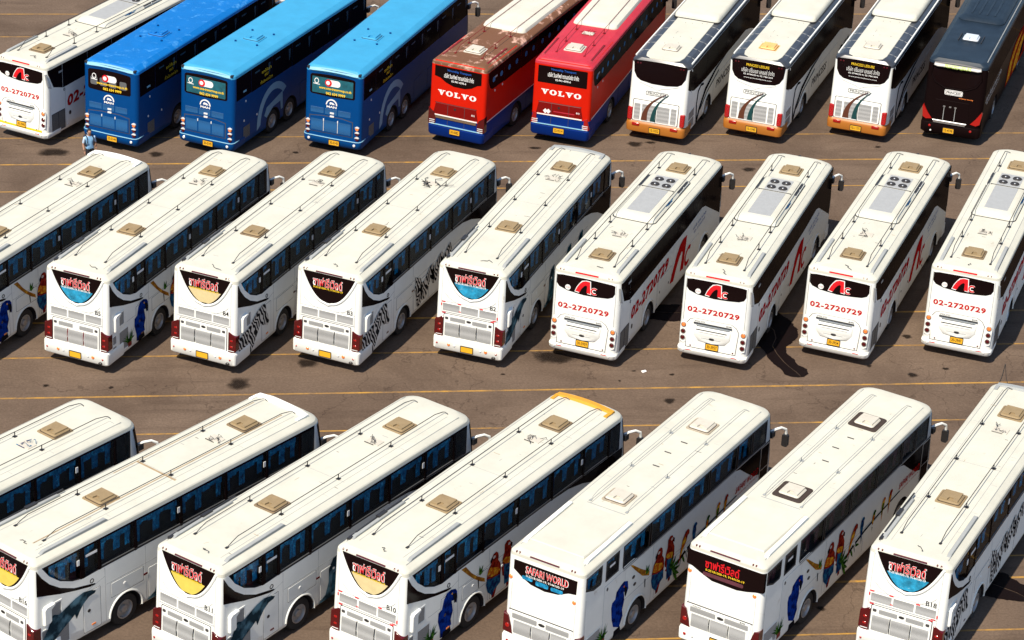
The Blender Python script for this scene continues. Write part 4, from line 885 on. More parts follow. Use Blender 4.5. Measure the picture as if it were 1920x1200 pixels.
# ------------------------------------------------------------------ the back row
def blue(root, c):
    kn = 'blue'; K = KIND[kn]; mp = K['rear']; T = K['top']
    chassis(root, kn, BLUE, c['roof'])
    part(root, 'roof_crest', (kn, c['roof'].name), lambda: G().prism(lambda x, z, o: (x, K['ry'](3.46)+.02-o+(z-3.46)*.55-.10*(1-(x/1.1)**2), z), [(-1.08, 3.43)] + [(-1.08+2.16*k/10, 3.54+.06*(1-((k-5)/5)**2)) for k in range(11)] + [(1.08, 3.43)] + [(.9-1.8*k/8, 3.44+.07*(1-((k-4)/4)**2)) for k in range(9)], -.14, .035, 0, .02), CREST)
    for s in (-1, 1): part(root, 'corner_plug', (kn, s), lambda: G().box(s*1.12-.05, K['ry'](3.5)-.02, 3.50, s*1.12+.05, K['ry'](3.5)+.12, 3.57), BLKP)
    rw = part(root, 'rear_window', kn, lambda: G().prism(mp, [(-1.02, 2.52), (-.95, 2.46), (0, 2.42), (.90, 2.46), (.95, 2.52), (.95, 3.24)] + [(.9-1.85*k/8, 3.30+.05*(1-((k-4)/4)**2)) for k in range(9)] + [(-1.02, 3.24)], -.03, .008), BLACK)
    if c['seats']:
        part(rw, 'seat_row', kn, lambda: [g for g in [G()] if all(g.prism(mp, rect(x-.16, 2.66, x+.16, 3.0, .06), 0, .0095) for x in (-.75, -.32, .12, .6))][0], mat('grey_seat', (.10, .10, .10), .8))
    else: part(rw, 'curtain', kn, lambda: G().prism(mp, rect(-.93, 2.52, .86, 3.2, .03), 0, .0095), mat('teal_curtain', (.005, .10, .13), .6, var=.4, vscale=5))
    part(rw, 'round_logo', kn, lambda: G().frame(mp, ell(-.74, 3.02, .10, .12), .03, .009, .012).prism(mp, [(-.88, 2.88), (-.6, 2.86), (-.6, 2.89), (-.88, 2.91)], .009, .012), WHP)
    pl = part(rw, 'pill_logo', kn, lambda: G().prism(mp, rect(-.36, 2.87, .30, 3.14, .13, 5), .009, .012), WHP)
    part(pl, 'pill_disc', kn, lambda: G().prism(mp, ell(-.22, 3.0, .15, n=20), .009, .0135), BREDP)
    part(pl, 'pill_mark', kn, lambda: G().prism(mp, ell(-.24, 3.0, .085, n=16), .009, .015), WHP)
    part(rw, 'lettering', kn, lambda: lettering(lettering(G(), mp, 'www.one-transgroup.co.th', .08, 2.75, w=1.42, h=.14, off=.0125, bold=.03), mp, '062 634 9999', .1, 2.56, w=.85, h=.12, off=.0125, bold=.035), YELP, False)
    e = part(root, 'maker_emblem', kn, lambda: G().prism(mp, [(.25*math.cos(R(a))-.06, 2.08+.25*math.sin(R(a))) for a in range(0, 181, 15)] + [(.2*math.cos(R(a))-.06, 2.08+.2*math.sin(R(a))) for a in range(180, -1, -15)], -.01, .016).prism(mp, [(-.18, 2.10), (-.12, 2.2), (.0, 2.18), (.1, 2.1), (.06, 2.12), (.0, 2.09), (-.06, 2.13), (-.12, 2.09), (-.15, 2.14)], -.01, .016), WHP)
    part(e, 'maker_lettering', kn, lambda: lettering(G(), mp, 'MAN', -.06, 2.0, w=.44, h=.09, off=.010, bold=.04), WHP, False)
    for i, (a, b) in enumerate(((-.98, -.40), (-.35, .18), (.23, .78))): part(root, 'grille', (kn, 'u', i), lambda: G().prism(mp, rect(a, 1.66, b, 1.90, .02), -.02, .010, 0, .004), MESHB)
    d = part(root, 'engine_door', kn, lambda: G().prism(mp, [(-1.0, .86), (.86, .86), (.86, 1.48), (.4, 1.56), (-.4, 1.56), (-1.0, 1.50)], -.02, .016, 0, .012), BLUE)
    part(root, 'door_gap', kn, lambda: G().prism(mp, [(-1.03, .84), (.89, .84), (.89, 1.51), (.4, 1.59), (-.4, 1.59), (-1.03, 1.53)], -.02, .004), SEAM)
    for i, (a, b) in enumerate(((-.94, -.42), (-.36, .2), (.26, .8))): part(d, 'grille', (kn, i), lambda: G().prism(mp, rect(a, .92, b, 1.40, .02), 0, .021), MESHB)
    for x in (-.39, .23): part(d, 'door_latch', (kn, x), lambda: G().prism(mp, rect(x-.02, 1.36, x+.02, 1.46), 0, .03), CLR)
    if c.get('bars'):
        for x in (-.39, .23): part(d, 'door_bar', (kn, x), lambda: G().prism(mp, rect(x-.010, .92, x+.010, 1.36), 0, .026), CLR)
    for z in (1.60, 1.74): part(root, 'badge', (kn, z), lambda: G().prism(mp, rect(-.12, z-.035, .06, z+.035, .02), -.01, .026), CLR)
    for s in (-1, 1):
        for z, m_ in ((1.24, ORL), (1.02, DRED), (.80, DRED)):
            t = part(root, 'tail_light', (kn, s, z), lambda: G().prism(mp, ell(s*1.08, z, .075), -.06, .03, 0, .02), m_)
            part(t, 'lamp_visor', (kn, s, z), lambda: G().prism(mp, [(s*1.08+.1*math.cos(R(a)), z+.02+.1*math.sin(R(a))) for a in range(20, 161, 20)], -.02, .035), CLR)
    bp = part(root, 'rear_bumper', kn, lambda: loft(G(), [ring(z, h, y, 1.0, .16, .05) for z, h, y in ((.36, 1.22, .04), (.44, 1.262, -.02), (.66, 1.268, -.05), (.70, 1.26, -.03), (.71, 1.25, .02))]), BLUE)
    part(bp, 'bumper_trim', kn, lambda: G().tube([(-1.262, .5, .70), (-1.262, .12, .70), (-1.2, .0, .70), (-1.08, -.045, .70), (0, -.05, .69), (1.08, -.045, .70), (1.2, .0, .70), (1.262, .12, .70), (1.262, .5, .70)], .02, 6), CREST)
    bm = lambda x, z, o: (x, -.045-o, z)
    for x in (-1.0, 1.0): lamp(bp, 'bumper_light', bm, x, .55, .06, 0, CLR, key=kn)
    plate_(root, kn, .09, .52, c.get('plate'), .12)
    # right side
    ed = [.3, 1.5, 3.2, 4.9, 6.6, 8.3, 10.0, 11.56]
    for i, (a, b) in enumerate(zip(ed, ed[1:])):
        part(root, 'side_window', ('B', a), lambda: G().prism(SIDE, rect(a+.008, 2.42-.02*i, b-.008, 3.40, .03), -.02, .006, 0, .003), BLACK)
        if i: part(root, 'curtain', ('B', a), lambda: G().flat(SIDE, [(b-.3, 3.2), (b-.14, 3.22), (b-.16, 2.85), (b-.26, 2.7)], .0085).flat(SIDE, rect(a+.3, 3.1, a+.7, 3.17), .0086), mat('dim_teal_curtain', (.012, .05, .08), .6), False)
    part(root, 'sticker', 'B', lambda: G().prism(SIDE, rect(.85, 2.62, 1.1, 2.70), -.012, .010), CREST)
    part(root, 'window_lettering', kn, lambda: lettering(lettering(lettering(G(), SIDE, 'รถให้เช่า', 2.75, 2.98, w=.8, h=.15, off=.0095, bold=.01), SIDE, 'เหมา', 2.75, 2.78, w=.3, h=.12, off=.0095, bold=.01), SIDE, 'ทั่วประเทศไทย', 2.75, 2.56, w=1.0, h=.15, off=.0095, bold=.01), YELP, False)
    if c.get('ring'):
        A = [(3.35+1.42*math.cos(R(a)), .62+1.56*math.sin(R(a))) for a in range(182, 40, -10)]; B = [(3.35+1.12*math.cos(R(a)), .62+1.26*math.sin(R(a))) for a in range(45, 183, 10)]
        part(root, 'ring_print', kn, lambda: G().flat(SIDE, A+B, .008).flat(SIDE, [(2.55, 1.0), (2.75, 1.3), (4.1, 1.58), (4.1, .8), (3.95, .8), (3.9, 1.2), (3.3, 1.16), (2.75, .85)], .0085), GREYB, False)
    v = part(root, 'side_vent', kn, lambda: G().frame(SIDE, rect(.8, .58, 1.4, 1.15, .02), .025, -.02, .012), BLUE)
    part(v, 'vent_mesh', kn, lambda: G().prism(SIDE, rect(.83, .6, 1.37, 1.12), -.02, .005), MESHD)
    for y, z in ((.9, 1.4), (1.05, 2.2), (1.95, 1.3)): part(root, 'side_marker', (kn, y), lambda: G().prism(SIDE, ell(y, z, .04, .05), -.02, .016), CLR)
    for Pn in (rect(5.6, .5, 7.0, 1.4, .03), rect(7.06, .5, 8.6, 1.4, .03)): seam_door(root, SIDE, Pn, (kn, Pn[0]), BLUE)
    left_band(root, kn, 2.4, 3.4)
    hatch(root, kn, 3.95, c['roof'])
    part(root, 'roof_bolt', kn, lambda: [g for g in [G()] if all(g.prism(T, ell(x, y, .045), -.01, .05) for x, y in ((-.5, 3.3), (.5, 3.3), (-.5, 4.7), (.5, 4.7)))][0], BLUE)

def slab_volvo(g, mp, cx, cz, w, h, off):
    """five wide slab-serif capitals"""
    lw = w/6.2; gap = (w-5*lw)/4; t = lw*.34; hh = h/2; s = h*.16
    def q(P, x, e=0): g.flat(lambda a, b, o: mp(cx-w/2+x+a, cz+b, o), P, off+e)
    x = 0
    for i, ch in enumerate('VOLVO'):
        if ch == 'V':
            q([(.0, hh), (t*1.25, hh), (lw*.60, -hh*.25), (lw*.5, -hh), (lw*.42, -hh)], x); q([(lw*.42, -hh), (lw*.58, -hh), (lw*.93, hh), (lw*.72, hh)], x, .0003)
            q([(-.12*lw, hh), (-.12*lw, hh-s), (.55*lw, hh-s), (.55*lw, hh)], x, .0005); q([(.64*lw, hh), (.64*lw, hh-s), (1.12*lw, hh-s), (1.12*lw, hh)], x, .0006)
        elif ch == 'O':
            o = [(lw/2+lw*.58*math.cos(a*math.pi/12), hh*1.03*math.sin(a*math.pi/12)) for a in range(24)]; n_ = [(lw/2+lw*.22*math.cos(a*math.pi/12), hh*.72*math.sin(a*math.pi/12)) for a in range(24)]
            for a in range(24): b = (a+1) % 24; q([o[a], o[b], n_[b], n_[a]], x)
        else:
            q([(lw*.12, -hh), (lw*.12+t, -hh), (lw*.12+t, hh), (lw*.12, hh)], x); q([(0, hh-s), (lw*.6, hh-s), (lw*.6, hh), (0, hh)], x, .0003)
            q([(0, -hh), (lw*.98, -hh), (lw*.98, -hh*.35), (lw*.84, -hh*.35), (lw*.78, -hh+s), (0, -hh+s)], x, .0004)
        x += lw+gap
    return g
def red(root, c):
    kn = 'red'; K = KIND[kn]; mp = K['rear']; T = K['top']; bowl = c['bowl']
    chassis(root, kn, RED, c['roof'], NAVY, NAVY)
    P = [(-1.06, 3.36), (1.02, 3.36), (1.02, 2.86), (.85, 2.82), (.6, 2.66), (.3, 2.58), (-.2, 2.58), (-.55, 2.70), (-.8, 2.86), (-1.06, 2.92)] if bowl else rect(-1.06, 2.62, 1.04, 3.34, .03)
    rw = part(root, 'rear_window', (kn, bowl), lambda: G().prism(mp, P, -.03, .008), BLACK)
    part(rw, 'company_lettering', kn, lambda: lettering(G(), mp, 'Vimonthip Transport', .02, 3.22, w=1.08, h=.12, off=.010, bold=.02), BLUEP, False)
    part(rw, 'lettering', kn, lambda: lettering(lettering(G(), mp, 'บริษัท วิมลทิพย์ ทรานสปอร์ต จำกัด', .02, 3.0, w=1.32, h=.20, off=.010, bold=.012), mp, '02-941-4395-6', .02, 2.80, w=.66, h=.085, off=.010, bold=.02), WHP, False)
    part(root, 'maker_lettering', kn, lambda: slab_volvo(G(), mp, -.02, 2.24, 1.66, .22, .008), WHP, False)
    part(root, 'roof_rim', kn, lambda: G().tube([(-1.14, 3.3, 3.52), (-1.12, .5, 3.52), (-1.08, .27, 3.53), (1.08, .27, 3.53), (1.12, .5, 3.52), (1.14, 3.3, 3.52)], .055, 6), RED)
    d = part(root, 'engine_door', (kn, bowl), lambda: G().prism(mp, [(-.95, 1.78), (.85, 1.78), (.95, 1.3), (-1.05, 1.3)], -.02, .022, 0, .012), DREDP)
    part(root, 'door_gap', kn, lambda: G().prism(mp, rect(-.98, 1.78, .88, 1.80), -.02, .010), BLKP)
    for x in (-.40, .35): part(d, 'panel_gap', (kn, x), lambda: G().prism(mp, rect(x-.008, 1.3, x+.008, 1.76), 0, .026), SEAM)
    part(d, 'badge', kn, lambda: G().prism(mp, ell(-.08, 1.62, .05), 0, .03), BLKP)
    part(d, 'type_lettering', kn, lambda: lettering(G(), mp, 'B12', .74, 1.52, w=.14, h=.07, off=.024, bold=.03), WHP, False)
    if not bowl:
        part(d, 'square_logo', kn, lambda: G().prism(mp, [(-.75, 1.42), (-.65, 1.52), (-.55, 1.42), (-.65, 1.30)], 0, .026).prism(mp, [(-.62, 1.42), (-.52, 1.52), (-.42, 1.42), (-.52, 1.30)], 0, .027), WHP)
        part(d, 'door_trim', kn, lambda: G().prism(mp, rect(-.3, 1.42, .6, 1.46), 0, .026), PINK)
    part(root, 'white_stripe', (kn, 'r'), lambda: G().prism(mp, rect(-1.0, 1.235, .92, 1.275), -.02, .026).prism(SIDE, rect(.3, 1.24, 11.4, 1.27), -.02, .008), WHP)
    if bowl: part(root, 'step_plate', kn, lambda: G().prism(mp, rect(-.98, 1.12, .88, 1.21), -.02, .03), mat('brown_step', (.14, .09, .05), .7))
    for s in (-1, 1):
        t = part(root, 'tail_light', (kn, s, bowl), lambda: G().prism(mp, [(s*.92, 1.15), (s*1.0, 1.34), (s*1.255, 1.52), (s*1.26, .86), (s*.94, .78)] if bowl else [(s*1.02, 1.28), (s*1.16, 1.34), (s*1.255, .85), (s*1.0, .82)], -.22, .035, 0, .015), DRED if bowl else REDL)
        part(t, 'lens_bar', (kn, s), lambda: [g for g in [G()] if all(g.prism(mp, rect(s*1.08-.12, z, s*1.08+.12, z+.03), 0, .04) for z in (.84, .92, 1.0))][0], CLR)
        for k, (dx, dz) in enumerate(((-.08, 0), (.08, 0), (0, -.1))):
            lamp(root, 'bumper_light', mp, s*.66+dx if bowl else s*1.03+dx, .70+dz, .06, .02, REDL if bowl else ORL, key=(kn, k, bowl))
    bp = part(root, 'rear_bumper', kn, lambda: loft(G(), [ring(z, h, y, 1.0, .14, .05) for z, h, y in ((.36, 1.22, .04), (.44, 1.262, -.0), (.78, 1.262, -.02), (.82, 1.25, .03))]), NAVY)
    part(bp, 'bumper_trim', kn, lambda: G().prism(mp, rect(-1.1, .84, 1.08, .855), -.02, .075), CREST)
    plate_(root, kn, .075, .66, c['plate'], -.02)
    for x in (-.4, .35): part(root, 'panel_gap', (kn, x, 'b'), lambda: G().prism(mp, rect(x-.008, .86, x+.008, 1.22), -.02, .006), SEAM)
    ed = [.36, 1.9, 3.6, 5.3, 7.0, 8.7, 10.2, 11.56]
    for i, (a, b) in enumerate(zip(ed, ed[1:])):
        Pn = [(.52, 2.68), (.75, 2.56), (b-.008, 2.52), (b-.008, 3.38), (.36, 3.38), (.36, 3.0)] if i == 0 else rect(a+.008, 2.52-.025*i, b-.008, 3.38, .02)
        wv = part(root, 'side_window', ('R', a), lambda: G().prism(SIDE, Pn, -.02, .006, 0, .003), BLACK)
        part(wv, 'headrest', ('R', a), lambda: [g for g in [G()] if all(g.flat(SIDE, ell(y, 2.95, .13, .12), .0095) for y in ((a+.5, a+1.25)))][0], mat('blue_seat', (.012, .14, .30), .7), False)
    part(root, 'sticker', 'R', lambda: G().prism(SIDE, rect(.95, 2.98, 1.2, 3.05), -.012, .010), GRAYP)
    for y in (1.0, 1.75): part(root, 'side_marker', (kn, y), lambda: G().prism(SIDE, ell(y, 2.42, .04, .05), -.02, .016), CLR)
    for Pn in (rect(4.3, .5, 5.9, 1.18, .03), rect(5.96, .5, 7.5, 1.18, .03), rect(7.56, .5, 8.9, 1.18, .03)): seam_door(root, SIDE, Pn, (kn, Pn[0]), NAVY)
    left_band(root, kn, 2.45, 3.38)
    hatch(root, kn, 1.75, HATCHW); rods(root, kn, (-.6, .6), 1.1, 11.0, (2.4, 3.9, 6.4, 8.9), DREDP, .2, .012)
    pd = part(root, 'roof_pod', kn, lambda: loft(G(), [[(x, y, z) for x, y in rect(-.98+i, 4.45+i*1.6, .98-i, 10.6-i, .22, 4)] for z, i in ((3.5, 0), (3.66, .01), (3.76, .06), (3.80, .16))]), ROOFW)
    part(pd, 'pod_gap_or_shade', kn, lambda: G().frame(lambda x, y, o: (x, y, 3.60+o), rect(-1.0, 4.42, 1.0, 10.63, .22, 4), .06, 0, .03), BLKP)
    part(root, 'roof_rail', kn, lambda: G().prism(lambda y, z, o: (1.0+o, y, z), [(.6, 3.5), (2.6, 3.5), (2.6, 3.66), (.7, 3.64)], -.04, .04).prism(lambda y, z, o: (-1.0+o, y, z), [(.6, 3.5), (2.6, 3.5), (2.6, 3.66), (.7, 3.64)], -.04, .04), DREDP)
    if not bowl: junk(root, kn, 3.6, 5, DREDP)

def stripe(root, c):
    kn = 'stripe'; K = KIND[kn]; mp = K['rear']; T = K['top']
    chassis(root, kn, WHITE, ROOFGL, None, WHITE)
    rw = part(root, 'rear_window', kn, lambda: G().prism(mp, [(-1.14, 3.34)] + [(-1.1+2.2*k/8, 3.40+.03*(1-((k-4)/4)**2)) for k in range(9)] + [(1.14, 3.34), (1.10, 2.9), (.96, 2.66), (.78, 2.56), (.3, 2.50), (-.3, 2.50), (-.8, 2.58), (-.98, 2.70), (-1.10, 2.92)], -.05, .010), BLACK)
    wp = part(root, 'roof_panel', kn, lambda: G().prism(T, [(-.80, .9), (-.72, .55), (-.5, .38), (.5, .38), (.72, .55), (.80, .9), (.80, 11), (-.80, 11)], -.06, .03, 0, .015), ROOFW)
    part(root, 'roof_edge', kn, lambda: G().tube([(1.2, .7, 3.455), (1.2, 11.0, 3.455)], .035, 6).tube([(-1.2, .7, 3.455), (-1.2, 11.0, 3.455)], .035, 6), WHITE)
    for k in range(6):
        y = 1.15+k*.92
        part(root, 'roof_divider', (kn, y), lambda: G().tube([(.80, y+.1, 3.545), (1.0, y+.05, 3.53), (1.2, y, 3.47)], .008, 4).tube([(-.80, y+.1, 3.545), (-1.0, y+.05, 3.53), (-1.2, y, 3.47)], .008, 4), GRAYP)
    for x in (-.98, -.86, .86, .98): lamp(root, 'marker_light', mp, x, 3.30, .04, .0, DRED, key=kn)
    if c['text']:
        part(rw, 'company_lettering', kn, lambda: lettering(G(), mp, 'PRINCESS LEISURE', -.03, 3.24, w=.98, h=.11, off=.013, bold=.004), YELP, False)
        part(rw, 'lettering', (kn, c['text']), lambda: lettering(lettering(lettering(G(), mp, 'บริษัท ปริ้นเซส เลเชอร์ จำกัด', .0, 3.03, w=1.4, h=.2, off=.013, bold=-.006), mp, '02 2744233-4, 02 7441244', .02, 2.84, w=1.25, h=.075, off=.013, bold=.01), mp, 'www.princessleisure.com', .02, 2.70, w=1.2, h=.06, off=.013, bold=.005), WHP, False)
    part(root, 'tail_crease', kn, lambda: G().tube([mp(x, z, -.002) for x, z in ((-.85, 2.50), (-.5, 2.40), (-.25, 2.34), (-.05, 2.24), (.15, 2.34), (.45, 2.40), (.85, 2.52))], .014, 4), COVE)
    nb = part(root, 'name_badge', kn, lambda: G().frame(mp, rect(-.52, 2.01, .42, 2.18, .05), .016, -.01, .008), BLKTXT)
    part(nb, 'badge_lettering', kn, lambda: lettering(G(), mp, 'PRINCESS', -.05, 2.095, w=.78, h=.095, off=.008, bold=.0), BLKTXT, False)
    d = part(root, 'engine_door', kn, lambda: G().prism(mp, rect(-1.0, .86, .92, 1.74, .05), -.02, .02, 0, .012), WHITE)
    part(root, 'door_gap', (kn, 'e'), lambda: G().frame(mp, rect(-1.03, .85, .95, 1.77, .05), .022, -.02, .006), SEAM)
    for i, (a, b) in enumerate(((-.95, -.70), (-.62, -.06), (.02, .56), (.62, .86))): part(d, 'grille', (kn, i), lambda: G().prism(mp, rect(a, .92, b, 1.60, .02), 0, .025), MESHW)
    part(d, 'panel_gap', kn, lambda: G().prism(mp, rect(-.02, .88, .0, 1.55), 0, .03), BLKP)
    def band(dx, w0, w1, kx):
        L = []; Rr = []
        for k in range(13):
            t = k/12; z = .92+1.22*t; x = dx + .62*kx*t**2.6; wd = w0*(1-t)+w1*t
            L.append((x-wd/2, z+.0)); Rr.append((x+wd/2, z+.0))
        return L + Rr[::-1]
    for i, (P, m_) in enumerate(((band(-.50, .27, .03, 1.35), BROWN), (band(-.13, .22, .02, .95), TEAL))):
        part(root, 'stripe_print', (kn, i), lambda: G().prism(mp, P, .0, .033), m_)
    for s in (-1, 1):
        t = part(root, 'tail_light', (kn, s), lambda: G().prism(mp, rect(s*1.12-.10, .86, s*1.12+.10, 1.40, .05), -.2, .03, 0, .02), REDL)
        part(t, 'lens', (kn, s), lambda: [g for g in [G()] if all(g.frame(mp, ell(s*1.1, z, .06), .012, .0, .036) for z in (.98, 1.14, 1.30))][0], PINK)
    bp = part(root, 'rear_bumper', kn, lambda: loft(G(), [ring(z, h, y, 1.0, .2, .05) for z, h, y in ((.34, 1.2, .05), (.40, 1.262, -.03), (.70, 1.27, -.06), (.80, 1.25, -.01), (.84, 1.24, .04))]), AMBER)
    bm = lambda x, z, o: (x, -.055-o, z)
    for s in (-1, 1): part(bp, 'bumper_light', (kn, s), lambda: G().prism(bm, rect(s*.82-.16, .66, s*.82+.16, .78, .02), -.03, .02, 0, .008), REDL)
    plate_(root, kn, .10, .56, c['plate'])
    E = [(-.0, 2.46), (.3, 2.44), (.55, 2.30), (1.2, 2.12), (2.9, 2.02), (4.6, 2.0), (6.3, 2.0), (8.0, 1.98), (9.2, 2.0), (10.2, 1.75), (11.2, 1.35), (11.56, 1.25)]
    def ez(y):
        for (a, b), (c_, d_) in zip(E, E[1:]):
            if a <= y <= c_: return b+(d_-b)*(y-a)/(c_-a)
        return 1.25
    ed = [.28, 1.2, 2.9, 4.6, 6.3, 8.0, 9.6, 11.56]
    for i, (a, b) in enumerate(zip(ed, ed[1:])):
        Pn = [(a+.008+(b-a-.016)*k/5, ez(a+(b-a)*k/5)) for k in range(6)] + [(b-.008, 3.28), (a+.008, 3.28)]
        part(root, 'side_window', ('P', a), lambda: G().prism(SIDE, Pn, -.02, .006, 0, .003), BLACK)
    part(root, 'swoosh_print', kn, lambda: [g for g in [G()] if all(g.flat(SIDE, q, .009+.0008*i) for i, q in enumerate(([(1.7, .45), (2.1, 1.0), (2.9, 1.6), (4.4, 1.95), (6.2, 2.02), (4.5, 1.82), (3.1, 1.42), (2.3, .9), (1.95, .45)], [(1.72, .5), (1.6, 1.3), (1.75, 1.9), (2.2, 2.05), (2.6, 1.95), (2.65, 1.85), (2.2, 1.93), (1.88, 1.8), (1.75, 1.3), (1.86, .5)], [(2.3, .9), (3.3, 1.35), (5.0, 1.7), (5.0, 1.63), (3.3, 1.27), (2.3, .8)])))][0], A_BLK, False)
    part(root, 'side_lettering', kn, lambda: lettering(G(), SIDE, 'PRINCESS', 5.9, 1.1, w=2.4, h=.34, off=.009, bold=.02, shear=.2), A_BLK, False)
    part(root, 'side_lettering', (kn, 'f'), lambda: lettering(G(), SIDE, 'LEISURE', 10.6, 1.0, w=1.0, h=.24, off=.009, bold=.02, shear=.2), A_BLK, False)
    v = part(root, 'side_vent', kn, lambda: G().frame(SIDE, rect(.5, .52, 1.36, 1.36, .02), .03, -.02, .012), WHITE)
    part(v, 'vent_mesh', kn, lambda: G().prism(SIDE, rect(.53, .55, 1.33, .92), -.02, .005).prism(SIDE, rect(.53, .97, 1.33, 1.33), -.02, .005), MESHG)
    part(root, 'side_marker', kn, lambda: G().prism(SIDE, ell(.62, 3.2, .05, .05), -.02, .016).prism(SIDE, ell(.7, 2.25, .04, .05), -.02, .016), CLR)
    for Pn in (rect(4.3, .5, 5.9, 1.5, .03), rect(5.96, .5, 7.5, 1.5, .03), rect(7.56, .5, 8.9, 1.5, .03)): seam_door(root, SIDE, Pn, (kn, Pn[0]), WHITE, GRAYP)
    arch_trim(root, kn, WHITE, 3.45, .64); left_band(root, kn, 2.1, 3.28)
    hatch(root, kn, 1.75, c['hatch'])
    pd = part(root, 'roof_pod', kn, lambda: loft(G(), [[(x, y, z) for x, y in rect(-1.0+i, 5.35+i*1.6, 1.0-i, 10.2-i, .2, 4)] for z, i in ((3.46, .03), (3.5, 0), (3.68, .02), (3.76, .07), (3.79, .16))]), ROOFW)
    part(pd, 'pod_gap_or_shade', kn, lambda: G().frame(lambda x, y, o: (x, y, 3.555+o), rect(-1.02, 5.30, 1.02, 10.23, .2, 4), .07, 0, .03), BLKP)  # dark frame stands in for the shadow line under the pod's rear overhang
    part(root, 'roof_dust', kn, lambda: [g for g in [G()] if all(g.prism(T, ell(rx, ry_, .018), 0, .034) for rx, ry_ in [(random.Random(k).uniform(-.6, .6), 1.2+random.Random(k+50).uniform(0, 4)) for k in range(14)])][0], SEAM)

